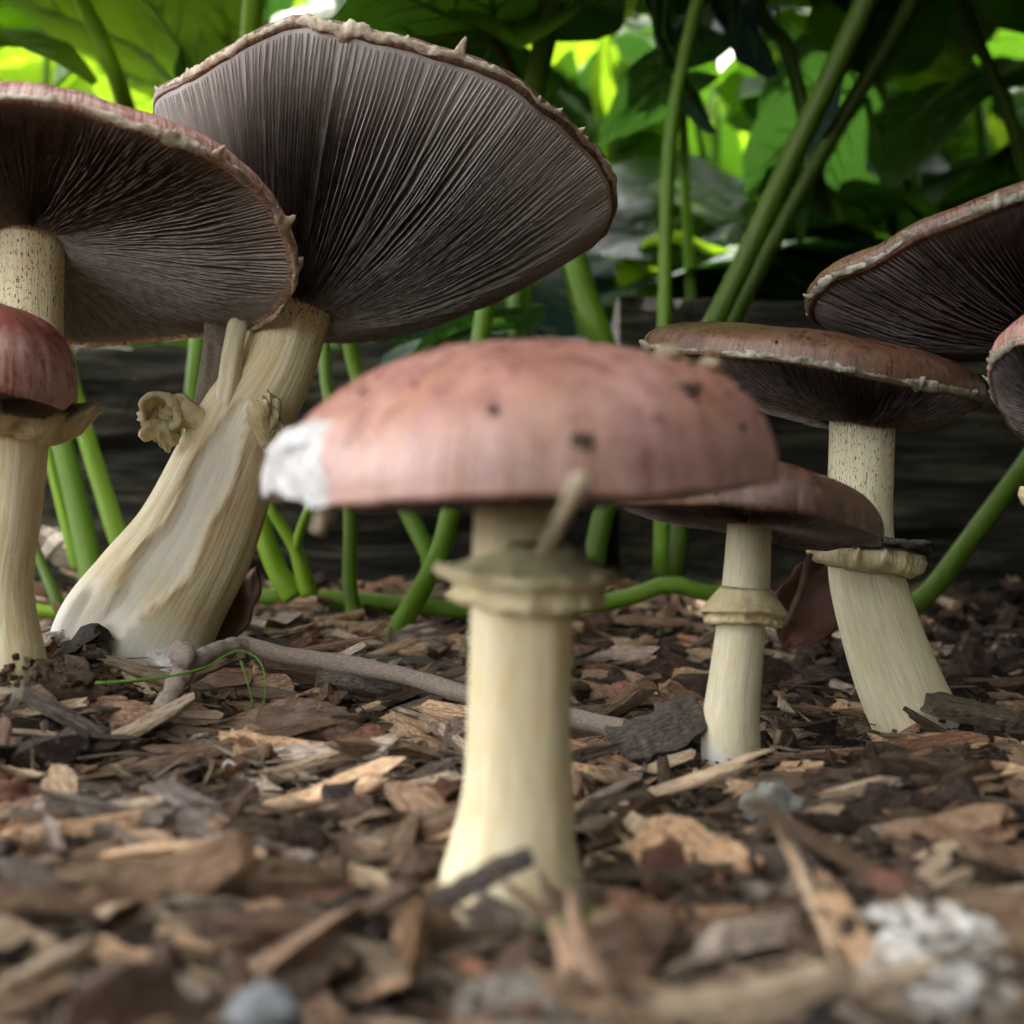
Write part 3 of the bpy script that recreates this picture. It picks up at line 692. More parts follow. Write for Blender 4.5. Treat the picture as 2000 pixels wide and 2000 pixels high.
# --- 7: large cap running out at the upper right
m7 = thing('mushroom', 'large dark mushroom cap tilted above the brown white-edged cap, seen from below', 'mushroom', P(2130, 1440, .455))
st7 = stem_ctrl([(2080, 610, 74), (2090, 800, 74), (2110, 1050, 80), (2130, 1300, 92), (2135, 1430, 96)], .455)
stem_part(m7, st7, M['stem_pale'], 107)
cap_part(m7, [(1574, 592, .43), (1604, 545, .412), (1700, 493, .392), (1830, 430, .378), (2000, 365, .372), (2200, 335, .388), (2340, 385, .43), (2310, 520, .49), (2120, 615, .52), (1900, 650, .512), (1720, 648, .487), (1605, 628, .455)],
         P(2080, 625, .455), .013, 2.0, .012, ('cap_brown', 'gill_dark'), 207, bulge=-.008, thick=.0035, gills=280, gdepth=.005, wob=.016, veil=.0026, veil_mat='veil_grey', rimfade=(.86, 1.02))
# --- 8: cap edge at the right border
m8 = thing('mushroom', 'reddish mushroom edge with fuzzy margin, below the large dark tilted cap', 'mushroom', P(2085, 1450, .38))
st8 = stem_ctrl([(2085, 770, 52), (2085, 960, 54), (2085, 1200, 58), (2085, 1450, 66)], .38)
stem_part(m8, st8, M['stem_pale'], 108)
cap_part(m8, [(1932, 725, .375), (1950, 680, .362), (2000, 655, .348), (2090, 665, .338), (2190, 710, .35), (2235, 780, .378), (2200, 840, .405), (2100, 870, .415), (2005, 848, .408), (1950, 790, .392)],
         P(2085, 790, .38), .016, 2.2, .008, ('cap_wine', 'gill_dark'), 208, bulge=-.001, thick=.003, gills=160, gdepth=.003, wob=.02, veil=.0022, veil_mat='veil_grey')
ring_part(m8, P(2085, 965, .38), (0, 0, 1), [(.0085, .003, 0), (.0135, .0025, 1), (.0142, 0, 1), (.0130, -.003, 1), (.0088, -.002, 0)], 308, 'ring', rag=.08)

# ------------------------------------------------------------------ mulch
def chip_template(seed, nseg=5, m=8, sq=.75, jag=.07, rough=.16, bend=0., taper=.35):
    r = np.random.default_rng(seed)
    a = np.linspace(0, 2*np.pi, m, endpoint=False)+r.uniform(-.2, .2, m)
    cs = np.stack([np.sign(np.cos(a))*np.abs(np.cos(a))**sq, np.sign(np.sin(a))*np.abs(np.sin(a))**sq], 1)*.5
    cs *= (1+rough*r.normal(size=m))[:, None]
    t = np.linspace(-.5, .5, nseg+1)
    V = []
    for i, x in enumerate(t):
        e = abs(x)*2
        k = (1-taper*max(0, e-.55)/.45*r.uniform(.3, 1.2))
        sec = cs*(1+.5*rough*r.normal(size=m))[:, None]*k+r.normal(0, .03, 2)
        xx = np.full(m, x)+ (r.normal(0, jag, m) if i in (0, nseg) else r.normal(0, .02, m))
        V.append(np.stack([xx, sec[:, 0], sec[:, 1]+bend*(x*x-.08)], 1))
    V = np.array(V).reshape(-1, 3)
    F = []
    for i in range(nseg):
        for k in range(m): F.append([i*m+k, (i+1)*m+k, (i+1)*m+(k+1) % m, i*m+(k+1) % m])
    for b, rev in ((0, False), (nseg*m, True)):
        for q in ([0, 1, 2, 3], [0, 3, 4, 7], [4, 5, 6, 7]):
            qq = [b+z for z in q]; F.append(qq[::-1] if rev else qq)
    return V.astype(np.float32), np.array(F, np.int32)

TPL = [chip_template(900+i, sq=random.uniform(.45, .95), jag=random.uniform(.04, .13), rough=random.uniform(.14, .34), bend=random.uniform(-.9, .9), taper=random.uniform(.1, .9)) for i in range(36)]

TPS = [chip_template(1900+i, nseg=3, sq=random.uniform(.45, .95), jag=random.uniform(.04, .13), rough=random.uniform(.14, .3), bend=random.uniform(-2.5, 2.5), taper=random.uniform(.2, .9)) for i in range(36)]
PALETTE = {  # key: (name, base colours, L, W, T ranges, label, category)
    'tan':   ('wood_chip', [(.30, .205, .130), (.36, .26, .17), (.27, .19, .125)], (.016, .044), (.0035, .0095), (.0018, .0048), 'flat tan wood chip lying in the mulch', 'wood chip'),
    'grey':  ('wood_chip', [(.26, .22, .185), (.20, .165, .14), (.31, .27, .235)], (.016, .048), (.0035, .0095), (.0018, .005), 'weathered grey wood chip lying in the mulch', 'wood chip'),
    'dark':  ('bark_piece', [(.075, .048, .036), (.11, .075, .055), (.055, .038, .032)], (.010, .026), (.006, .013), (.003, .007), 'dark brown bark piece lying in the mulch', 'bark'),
    'red':   ('bark_piece', [(.20, .105, .068), (.24, .135, .09), (.17, .085, .06)], (.010, .028), (.005, .012), (.002, .005), 'reddish brown bark piece lying in the mulch', 'bark'),
    'brown': ('wood_chip', [(.17, .115, .078), (.14, .092, .064), (.20, .14, .10)], (.014, .044), (.0035, .0095), (.002, .005), 'mid brown wood chip lying in the mulch', 'wood chip'),
    'pale':  ('wood_splinter', [(.44, .35, .25), (.50, .41, .30), (.40, .33, .25)], (.018, .058), (.0020, .0058), (.0012, .0032), 'thin pale splinter lying in the mulch', 'splinter'),
    'brn_s': ('wood_splinter', [(.20, .14, .095), (.24, .18, .13), (.15, .10, .07)], (.020, .062), (.0022, .0065), (.0014, .0040), 'thin brown splinter lying in the mulch', 'splinter'),
}
LM = [(n_, ground_hit(a_, b_)) for n_, a_, b_ in [('beside the pink mushroom foot', 1000, 1780), ('beside the slim mushroom foot', 1430, 1500), ('beside the curved pale stem', 1795, 1450), ('below the torn leaning stem', 260, 1345),
      ('below the small red mushroom', 20, 1340), ('next to the grey stone', 1500, 1590), ('next to the blue-grey pebble', 515, 1955), ('next to the white fungus clump', 1830, 1890), ('by the elbow of the forked twig', 400, 1400),
      ('under the middle of the long twig', 760, 1390), ('next to the rust-brown bark lump', 30, 1590), ('by the pinkish flat slab', 440, 1620), ('below the smooth tan stick', 120, 1720), ('above the straight tan stick', 470, 1800),
      ('by the tan straw', 1600, 1760), ('along the long splintered plank', 1780, 1590), ('in front of the tan chunk', 1060, 1890), ('next to the pale straw', 1300, 1620), ('between the pink foot and the pinkish slab', 720, 1700),
      ('behind the slim mushroom foot', 1480, 1370), ('beside the pale blurred block', 800, 1960), ('right of the pale blurred block', 1350, 1930), ('behind the pink mushroom stem', 1180, 1360)]]
def beside(x, y):
    return min(LM, key=lambda q: (q[1].x-x)**2+(q[1].y-y)**2)[0]
def scatter():
    keys = ['tan', 'grey', 'dark', 'red', 'brown', 'pale', 'brn_s']
    prob = np.array([.19, .12, .10, .05, .18, .16, .20]); prob /= prob.sum()
    recs = []
    N = 6800
    for i in range(N):
        y = math.sqrt(rng.uniform(.11**2, .86**2)) if i % 3 else rng.uniform(.11, .55)
        x = rng.uniform(-1, 1)*(.46*y+.05)
        k = keys[rng.choice(7, p=prob)]
        if k != 'dark' and rng.random() < .62*float(ss(.02, .20, x)*ss(.26, .42, y)): k = 'dark'      # shade painted in: more dark pieces towards the right and back
        nm, cols, Lr, Wr, Tr, lab, cat = PALETTE[k]
        small = rng.random() < .55
        s = rng.uniform(.30, .7) if small else rng.uniform(.75, 1.3)
        L, W, T = rng.uniform(*Lr)*s, rng.uniform(*Wr)*s, rng.uniform(*Tr)*s*1.2
        bad = False
        for sx, sy, sr in STEMS:
            if math.hypot(x-sx, (y-sy)) < sr+.3*L*0+W*.5: bad = True
        if bad: continue
        z = float(g(x, y))+(rng.uniform(-.0040, .0060) if L < .022 else rng.uniform(-.003, .0050))+(T*.3)
        if y < .19: z -= .002+max(0, .16-y)*.25
        yaw = rng.uniform(0, 6.283) if rng.random() < .55 else rng.normal(0, .6)
        pit = rng.normal(0, .40)*(1.0 if L < .02 else .55); rol = rng.normal(0, .70)
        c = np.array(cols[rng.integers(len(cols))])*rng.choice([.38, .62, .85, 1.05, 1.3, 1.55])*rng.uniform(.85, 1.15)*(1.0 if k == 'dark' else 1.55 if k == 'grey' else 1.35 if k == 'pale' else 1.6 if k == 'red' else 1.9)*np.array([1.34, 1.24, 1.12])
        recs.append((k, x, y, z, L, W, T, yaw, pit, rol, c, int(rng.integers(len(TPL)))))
    for i in range(4200):      # thin pale fibres
        y = rng.uniform(.14, .62); x = rng.uniform(-1, 1)*(.46*y+.04)
        c = np.array([(.55, .44, .31), (.42, .33, .24), (.30, .22, .15)][rng.integers(3)])*rng.uniform(.8, 1.2)
        recs.append(('crumb', x, y, float(g(x, y))+rng.uniform(.000, .007), rng.uniform(.008, .030), rng.uniform(.0004, .0012), rng.uniform(.0004, .0008), rng.uniform(0, 6.28), rng.normal(0, .18), 0., c, int(rng.integers(len(TPL)))))
    # fine crumbs and slivers
    for i in range(12000):
        y = math.sqrt(rng.uniform(.12**2, .80**2)) if i % 2 else rng.uniform(.14, .48)
        x = rng.uniform(-1, 1)*(.46*y+.04)
        k = 'crumb'; L = rng.uniform(.002, .008); W = rng.uniform(.0008, .003); T = rng.uniform(.0006, .002)
        c = np.array([(.17, .115, .08), (.09, .06, .045), (.36, .28, .20), (.05, .035, .028), (.26, .18, .12)][rng.integers(5)])*rng.uniform(.4, 1.5)
        recs.append((k, x, y, float(g(x, y))+rng.uniform(-.001, .0055)-(.002 if y < .19 else 0), L, W, T, rng.uniform(0, 6.28), rng.normal(0, .3), rng.normal(0, .4), c, int(rng.integers(len(TPL)))))
    def shown(r):
        if r[0] == 'crumb': return 0
        xx = r[1]/r[2]*FPX+CX; yy = HY+(CAMZ-r[3])/r[2]*FPX
        if not (20 < xx < 1980 and yy < 1985): return 0
        return r[4]*(r[5]*.6+r[6]*.8)/r[2]**2
    order = sorted(range(len(recs)), key=lambda i: -shown(recs[i]))
    singles, rest = order[:270], order[270:]
    tmesh = []
    for i, (V, F) in enumerate(TPL):
        me = mesh_from('chip_piece', V, F, {'lc': V*np.array([3., 1., .6])*1.6+i*3.1}, smooth=False); me.materials.append(M['chip_obj']); tmesh.append(me)
    def rot(r):
        return Matrix.Rotation(r[7], 3, 'Z')@Matrix.Rotation(r[8], 3, 'Y')@Matrix.Rotation(r[9], 3, 'X')
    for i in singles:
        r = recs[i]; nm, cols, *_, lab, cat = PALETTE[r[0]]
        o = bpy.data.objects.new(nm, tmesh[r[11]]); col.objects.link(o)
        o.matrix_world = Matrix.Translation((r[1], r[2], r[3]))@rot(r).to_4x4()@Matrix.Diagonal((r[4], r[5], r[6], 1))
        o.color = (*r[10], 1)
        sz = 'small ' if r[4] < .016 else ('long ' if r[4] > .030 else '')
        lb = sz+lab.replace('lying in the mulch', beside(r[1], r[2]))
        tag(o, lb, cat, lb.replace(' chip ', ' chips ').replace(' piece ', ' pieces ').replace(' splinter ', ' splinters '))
    VV, FF, LC, CC = [], [], [], []; off = 0
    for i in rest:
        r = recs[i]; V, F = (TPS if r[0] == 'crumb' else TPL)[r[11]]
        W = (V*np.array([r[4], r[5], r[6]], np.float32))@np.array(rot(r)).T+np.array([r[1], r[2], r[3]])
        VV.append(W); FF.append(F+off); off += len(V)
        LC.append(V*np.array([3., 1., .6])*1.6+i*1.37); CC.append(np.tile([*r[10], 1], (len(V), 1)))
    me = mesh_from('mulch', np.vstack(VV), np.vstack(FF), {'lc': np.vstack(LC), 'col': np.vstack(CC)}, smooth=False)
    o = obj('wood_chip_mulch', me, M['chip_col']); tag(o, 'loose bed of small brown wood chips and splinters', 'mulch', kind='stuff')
scatter()

# single pieces one can point at
def slab(name, a, b, w, t, color, label, cat, tpl=3, roll=0., lift=0.):
    """wood piece from a to b (world points), width and thickness in metres"""
    a, b = Vector(a), Vector(b); d = b-a; L = d.length; x = d.normalized()
    up = Vector((0, 0, 1)); yv = up.cross(x).normalized(); zv = x.cross(yv)
    Rm = Matrix((x, yv, zv)).transposed()@Matrix.Rotation(roll, 3, 'X')
    Vt, F = chip_template(3000+tpl, nseg=12, m=8, sq=.55, jag=.025, rough=.12, taper=.2, bend=0.)
    V = Vt.copy(); V[:, 1] += .05*np.sin(V[:, 0]*7+tpl)
    me = mesh_from(name, V, F, {'lc': V*np.array([max(3., 60*L), 1., .6])*1.6+tpl*2.3}, smooth=False)
    o = obj(name, me, M['chip_obj']); o.matrix_world = Matrix.Translation((a+b)/2+Vector((0, 0, lift)))@Rm.to_4x4()@Matrix.Diagonal((L, w, t, 1))
    o.color = (*color, 1)
    return tag(o, label, cat)

def rod(name, pts, r0, mat, label, cat, rough=.12, seed=1, nu=16, nv=70, r1=None):
    n_ = len(pts); r1 = r0 if r1 is None else r1
    ctrl = [(Vector(p), r0+(r1-r0)*i/(n_-1)) for i, p in enumerate(pts)]
    v, f, U, V, c, rad = tube(ctrl, nu, nv, lambda U, V, r: r*rough*snoise(seed, np.cos(U)*1.5, np.sin(U)*1.5, V*26, octs=3))
    L = np.linalg.norm(np.diff(c, axis=0), axis=1).sum()
    o = obj(name, mesh_from(name, v, f, {'lc': np.stack([np.cos(U), np.sin(U), V*L/r0*.6], 1)+seed}), M[mat])
    return tag(o, label, cat) if label else o

GH = ground_hit
# forked grey twig
tw = thing('twig', 'long forked grey twig with a knobbly elbow, leaning by the torn stem base', 'twig', GH(362, 1320))
e1, e2 = P(362, 1305, .372), P(470, 1262, .40)
adopt(rod('branch', [GH(290, 1445, .002), P(325, 1372, .358), P(362, 1310, .372)], .0027, 'bark_grey', None, None, .09, 2, r1=.0031), tw)
adopt(rod('branch', [P(352, 1300, .371), P(385, 1292, .376), P(430, 1268, .388), P(482, 1262, .40)], .0031, 'bark_grey', None, None, .09, 3), tw)
adopt(rod('branch', [P(462, 1258, .398), P(560, 1281, .400), P(714, 1303, .400), P(830, 1331, .395), P(930, 1363, .388), P(1119, 1402, .378), P(1262, 1430, .370)], .0029, 'bark_grey', None, None, .08, 4, nv=160, r1=.0030), tw)
adopt(crumple('knot', P(358, 1284, .370), (.0036, .0034, .0036), 12, 'bark_grey', None, .3), tw)
adopt(crumple('knot', P(484, 1270, .40), (.0042, .0036, .0040), 13, 'bark_grey', None, .22), tw)

slab('wood_chunk', P(1210, 1462, .352), P(1368, 1392, .362), .0150, .0050, (.17, .14, .115), 'thick grey wood chunk propped against the slim stem', 'wood chunk', 5, roll=.75)
slab('wood_chunk', P(1812, 1378, .395), P(1982, 1412, .40), .0085, .0070, (.25, .20, .145), 'broken grey-brown stick lying across the foot of the curved stem', 'wood chunk', 6, roll=.2)
slab('wood_plank', GH(1500, 1545, .004), GH(2060, 1600, .004), .012, .006, (.20, .155, .12), 'long splintered grey plank right of the slim stem', 'wood piece', 7, roll=.25)
slab('wood_plank', GH(130, 1548, .004), GH(455, 1640, .005), .0085, .0055, (.23, .18, .145), 'long grey-brown slab lying across the left mulch', 'wood piece', 8, roll=.2)
slab('wood_plank', GH(310, 1535, .007), GH(560, 1700, .005), .0075, .0030, (.30, .225, .195), 'pinkish flat slab crossing the grey-brown slab', 'wood piece', 9, roll=.1)
slab('wood_stick', GH(-30, 1655, .004), GH(190, 1640, .004), .0040, .0034, (.40, .29, .19), 'smooth tan stick beside the rust-brown bark lump', 'stick', 10)
slab('wood_stick', GH(310, 1895, .004), GH(650, 1845, .004), .0034, .0032, (.38, .30, .21), 'straight tan stick above the blue-grey pebble', 'stick', 11)
slab('wood_stick', P(835, 1768, .208), P(1040, 1668, .212), .0042, .0034, (.20, .155, .13), 'dark grey stick leaning on the pink mushroom foot', 'stick', 12)
slab('wood_chunk', GH(965, 1735, .002), GH(1075, 1840, .003), .0080, .0050, (.36, .25, .165), 'tan chunk in front of the pink mushroom foot', 'wood chunk', 13, roll=.3)
slab('wood_chunk', GH(905, 1990, .003), GH(1135, 1985, .003), .0070, .0120, (.44, .38, .31), 'pale blurred block in front of the pink mushroom', 'wood chunk', 14, roll=.1)
slab('wood_chunk', GH(640, 1300, .004), GH(905, 1318, .005), .016, .010, (.16, .125, .10), 'dark mottled wood lump beneath the twig, right of the torn stem', 'wood chunk', 15, roll=.2)
slab('wood_plank', GH(560, 1330, .003), GH(760, 1425, .003), .009, .004, (.19, .135, .09), 'dark brown plank lying under the long twig', 'wood piece', 16)
slab('wood_chunk', P(72, 1046, .66), P(160, 1100, .64), .016, .014, (.24, .19, .13), 'old broken branch piece between the stalks and the timber', 'wood chunk', 17)
slab('wood_stick', GH(1125, 1315, .003), GH(1255, 1318, .003), .0028, .0024, (.45, .36, .22), 'short yellow stick behind the pink mushroom stem', 'stick', 18)
crumple('bark_lump', GH(20, 1590, .004)+Vector((0, 0, .002)), (.0085, .007, .0065), 41, 'dry_leaf', None, .28, freq=3)
tag(bpy.data.objects['bark_lump'], 'rounded rust-brown bark lump beside the smooth tan stick', 'bark')
bl = crumple('bark_lump', P(112, 1335, .372), (.0125, .009, .0072), 42, 'bark_brown', None, .26, freq=4); bl.rotation_euler = (0, 0, 0)
tag(bl, 'knobbly dark bark lump at the foot of the small red mushroom', 'bark')
bl = crumple('bark_lump', GH(600, 1425, .004), (.0165, .010, .0085), 43, 'bark_brown', None, .22, freq=2)
tag(bl, 'flat-topped dark bark lump under the long twig', 'bark')
tag(crumple('stone', GH(1500, 1590, .006)+Vector((0, -.002, .0015)), (.0070, .0058, .0056), 44, 'stone', None, .2, freq=3), 'rough grey stone among chips below the slim mushroom', 'stone')
tag(crumple('pebble', GH(515, 1958, .008)+Vector((0, -.002, -.0006)), (.0050, .0042, .0036), 45, 'pebble', None, .16), 'smooth blue-grey pebble below the straight tan stick', 'pebble')
wc = GH(1830, 1885, .003)
fg = thing('fungus_clump', 'crumbly white fungus clump lying on dark bark, out of focus', 'fungus', wc)
for i, (a_, b_, s_) in enumerate([(1735, 1835, .0045), (1800, 1850, .0050), (1870, 1850, .0042), (1760, 1900, .0030), (1840, 1945, .0042), (1900, 1950, .0036), (1920, 1870, .003)]):
    adopt(crumple('lump', GH(a_, b_, .003)+Vector((0, 0, .0012)), (s_*1.3, s_*1.1, s_*.85), 60+i, 'white_clump', None, .42, freq=4.5), fg)
rod('twig', [GH(1700, 1472, .004), P(1780, 1500, .365), P(1890, 1535, .355), GH(2030, 1575, .006)], .0026, 'bark_brown', 'dark mottled twig lying right of the grey stone', 'twig', .18, 5)
rod('straw', [GH(1346, 1520, .0015), P(1400, 1570, .325), GH(1470, 1632, .003)], .0011, 'straw', 'pale straw pointing at the grey stone', 'straw', .06, 6)
rod('straw', [GH(1440, 1716, .003), GH(1600, 1765, .004), GH(1745, 1803, .003)], .0012, 'straw', 'tan straw above the white fungus clump', 'straw', .08, 7)
rod('twig', [GH(1125, 1392, .004), GH(1290, 1402, .003), GH(1500, 1405, .003), GH(1700, 1408, .003)], .0020, 'bark_brown', 'thin dark twig behind the slim mushroom foot', 'twig', .16, 8)
rod('straw', [GH(1505, 1492, 0), P(1515, 1455, .362), P(1522, 1425, .36)], .0009, 'straw', 'short straw standing beside the slim mushroom foot', 'straw', .05, 9)
rod('dry_twig', [P(1583, 1080, .352), P(1572, 1120, .352), P(1555, 1175, .350), P(1532, 1222, .348)], .0009, 'bark_brown', 'dry brown stem hanging from the glossy red-brown cap onto its ring', 'stem', .3, 10)
rod('dry_twig', [P(1136, 925, .1865), P(1112, 985, .1885), P(1062, 1078, .2150)], .0013, 'straw', 'dry stick hanging from the pink cap to its ring', 'stick', .15, 11)
rod('dry_twig', [P(648, 975, .222), P(634, 1005, .222), P(618, 1040, .222)], .0012, 'straw', 'brown straw stub hanging under the torn white corner', 'straw', .2, 12)

# litter on the pink cap
def on_cap(px_, py_, D, s, seed, mat, label, nm='soil_crumb', cat='crumb'):
    tag(crumple(nm, P(px_, py_, D), s, seed, mat, None, .3), label, cat)
on_cap(1130, 872, .1965, (.0022, .0014, .0017), 71, 'soil_crumb', 'round dark crumb stuck low on the pink cap')
on_cap(966, 818, .1955, (.0010, .0009, .0022), 72, 'soil_crumb', 'narrow dark crumb stuck high on the pink cap')
on_cap(1350, 758, .2180, (.0022, .0013, .0012), 73, 'soil_crumb', 'dark crumb on the right shoulder of the pink cap')
on_cap(1392, 712, .238, (.0024, .0014, .0013), 74, 'straw', 'pale yellowish flake on the right shoulder of the pink cap', 'bark_flake', 'flake')
on_cap(1300, 690, .236, (.0034, .0014, .0009), 75, 'straw', 'flat greenish flake on top of the pink cap', 'bark_flake', 'flake')

def grit(cap_obj, n_, smax, seed, label, front=True):
    r = np.random.default_rng(seed); me = cap_obj.data; co = np.zeros(len(me.vertices)*3, np.float32); me.vertices.foreach_get('co', co); co = co.reshape(-1, 3)
    cen = co.mean(0); ok = np.where((co[:, 1] < cen[1]+.004) & (co[:, 2] > np.percentile(co[:, 2], 30)))[0]
    VV, FF = [], []; off = 0
    for i in r.choice(ok, n_):
        V, F = TPS[r.integers(36)]; q = smax*r.uniform(.25, 1)**1.5
        rm = np.array(Matrix.Rotation(r.uniform(0, 6.28), 3, 'Z')@Matrix.Rotation(r.uniform(0, 3), 3, 'X'))
        VV.append((V*np.array([q*1.6, q, q*.7]))@rm.T+co[i]); FF.append(F+off); off += len(V)
    tag(obj('soil_grit', mesh_from('soil_grit', np.vstack(VV), np.vstack(FF), smooth=False), M['soil_crumb']), label, 'soil', kind='stuff')
_caps = [o for o in bpy.data.objects if o.name.split('.')[0] == 'cap']
grit(_caps[0], 42, .0016, 501, 'scattered soil grit on the pink cap')
grit(_caps[2], 30, .0012, 502, 'scattered soil grit on the small wine-red cap')
grit(_caps[4], 24, .0010, 503, 'scattered soil grit on the glossy red-brown cap')
grit(_caps[5], 30, .0011, 504, 'scattered soil grit on the white-edged brown cap')

# soil crumbs on the white feet of the left mushrooms
def crumbs(name, centres, label, seed):
    r = np.random.default_rng(seed); VV, FF = [], []; off = 0
    for (c, spread, k, smax) in centres:
        for i in range(k):
            V, F = TPL[r.integers(len(TPL))]; s = smax*r.uniform(.3, 1)
            p = np.array(c)+r.normal(0, 1, 3)*np.array(spread)
            q = np.array(Matrix.Rotation(r.uniform(0, 6), 3, 'Z')@Matrix.Rotation(r.normal(0, .8), 3, 'X'))
            VV.append((V*np.array([s, s*.6, s*.5]))@q.T+p); FF.append(F+off); off += len(V)
    V = np.vstack(VV); o = obj(name, mesh_from(name, V, np.vstack(FF), smooth=False), M['soil_crumb']); tag(o, label, 'soil', kind='stuff')
crumbs('soil_crumbs', [(P(118, 1258, .392), (.005, .002, .003), 9, .0018), (P(190, 1318, .385), (.012, .002, .0015), 14, .0018), (P(60, 1312, .36), (.012, .004, .003), 40, .0040), (P(290, 1328, .385), (.008, .002, .0015), 12, .0022),
                       (P(1430, 1500, .352), (.007, .002, .0012), 60, .0030), (P(1770, 1462, .400), (.010, .003, .003), 60, .0045), (P(1880, 1450, .40), (.010, .004, .004), 40, .005)],
       'dark soil crumbs clinging to the mushroom feet', 88)

# ------------------------------------------------------------------ leaves and stalks
def leaf_meshes(seed):
    r = np.random.default_rng(seed); nr, na = 9, 56
    ph = np.linspace(-np.pi, np.pi, na, endpoint=False)
    out = .60*(1+.22*np.cos(ph))+.22*np.exp(-(ph/.30)**2)-.40*np.exp(-((np.pi-np.abs(ph))/.30)**2)
    out += .035*snoise(seed, np.cos(ph)*4, np.sin(ph)*4, octs=3)+.018*np.abs(np.sin(ph*9))
    rr = np.linspace(0.02, 1, nr)
    A, T = np.meshgrid(ph, rr, indexing='ij'); rad = out[:, None]*T
    cup = r.uniform(.15, .40); fold = r.uniform(.05, .30); asym = r.uniform(-.15, .15)
    def height(x, y):
        rr2 = np.hypot(x, y); ang = np.arctan2(x, y)
        return -cup*rr2**2+fold*np.abs(x)+asym*x*y+.045*np.abs(np.sin(ang*3.2))*rr2-.15*np.clip(y-.3, 0, 1)**2+.03*snoise(seed+7, x*5, y*5, octs=3)
    X = rad*np.sin(A); Y = rad*np.cos(A)
    V = np.stack([X, Y, height(X, Y)], -1).reshape(-1, 3)
    blade = mesh_from('leaf_blade', V, grid_faces(na, nr)); 
    VV, FF = [], []; off = 0
    def vein(path, r0):
        nonlocal off
        p = np.array(path); t = np.linspace(0, 1, len(p)); rad_ = r0*(1-.8*t)
        q = np.stack([p[:, 0], p[:, 1], height(p[:, 0], p[:, 1])], 1)
        d = np.gradient(p, axis=0); d /= np.linalg.norm(d, axis=1)[:, None]+1e-9; nrm = np.stack([-d[:, 1], d[:, 0], 0*d[:, 0]], 1)
        rows = [q+nrm*rad_[:, None]*s+np.array([0, 0, 1])*(rad_*zz)[:, None] for s, zz in ((1, 0), (0, .9), (-1, 0), (0, -1.3))]
        W = np.stack(rows, 1).reshape(-1, 3); VV.append(W)
        I, J = np.meshgrid(np.arange(len(p)-1), np.arange(4), indexing='ij'); I = I.ravel(); J = J.ravel(); J2 = (J+1) % 4
        FF.append(np.stack([I*4+J, (I+1)*4+J, (I+1)*4+J2, I*4+J2], 1)+off); off += len(W)
    for a0 in (0, .55, -.55, 1.15, -1.15, 1.95, -1.95):
        R0 = np.interp(a0, ph, out)*.93; t = np.linspace(.01, 1, 12); aa = a0*(1-.10*t)
        vein(np.stack([R0*t*np.sin(aa), R0*t*np.cos(aa)], 1), .020 if a0 == 0 else .015)
        for k in (.35, .55, .72):
            for sg in (-1, 1):
                b = np.array([R0*k*math.sin(a0), R0*k*math.cos(a0)]); tt = np.linspace(0, .26*(1-.4*k), 6)[:, None]; dd = a0+sg*.65
                vein(b+tt*np.array([math.sin(dd), math.cos(dd)]), .007)
    veins = mesh_from('leaf_veins', np.vstack(VV), np.vstack(FF)); veins.materials.append(M['vein'])
    return blade, veins
LEAFS = [leaf_meshes(500+i) for i in range(6)]
_bl = {}
def blade_for(i, mat):
    k = (i, mat)
    if k not in _bl:
        b = LEAFS[i][0].copy(); b.materials.clear(); b.materials.append(M[mat]); _bl[k] = b
    return _bl[k]

def basis(d, roll):
    """columns x, y(=d), z with z as upward as possible then rolled about d"""
    y = Vector(d).normalized(); up = Vector((0, 0, 1)) if abs(y.z) < .97 else Vector((0, -1, 0))
    x = y.cross(up).normalized(); z = x.cross(y)
    q = Quaternion(y, roll); return Matrix((q@x, y, q@z)).transposed()

def add_leaf(root, base, d, size, roll, li, mat, veins=True):
    o = bpy.data.objects.new('leaf', blade_for(li, mat)); col.objects.link(o)
    o.matrix_world = Matrix.Translation(base)@basis(d, roll).to_4x4()@Matrix.Diagonal((size, size, size, 1))
    o.parent = root; o.matrix_parent_inverse = Matrix.Translation(root.location).inverted()
    if veins:
        w = bpy.data.objects.new('veins', LEAFS[li][1]); col.objects.link(w); w.parent = o
    return o

def add_stalk(root, pts, r0, r1, mat, name='stalk', nu=12, nv=28):
    n_ = len(pts); ctrl = [(Vector(p), r0+(r1-r0)*i/(n_-1)) for i, p in enumerate(pts)]
    v, f, U, V, c, rad = tube(ctrl, nu, nv, lambda U, V, r: r*(.05*np.cos(U*5)+.05*snoise(3, np.cos(U), np.sin(U), V*9, octs=2)))
    return adopt(obj(name, mesh_from(name, v, f), M[mat]), root)

def plant(pts, w0, w1, mat, label, leaf=None, group=None, nm='leaf_stalk'):
    """pts: (px, py, D) bottom -> top; widths in photo pixels; leaf=(dir, size, roll, template, material)"""
    W = [P(*q) for q in pts]
    root = thing(nm, label, 'plant', W[0], group)
    add_stalk(root, W, px(w0/2, pts[0][2]), px(w1/2, pts[-1][2]), mat)
    if leaf: add_leaf(root, W[-1], leaf[0], leaf[1], leaf[2], leaf[3], leaf[4])
    return root

UP = (0, -.2, 1)
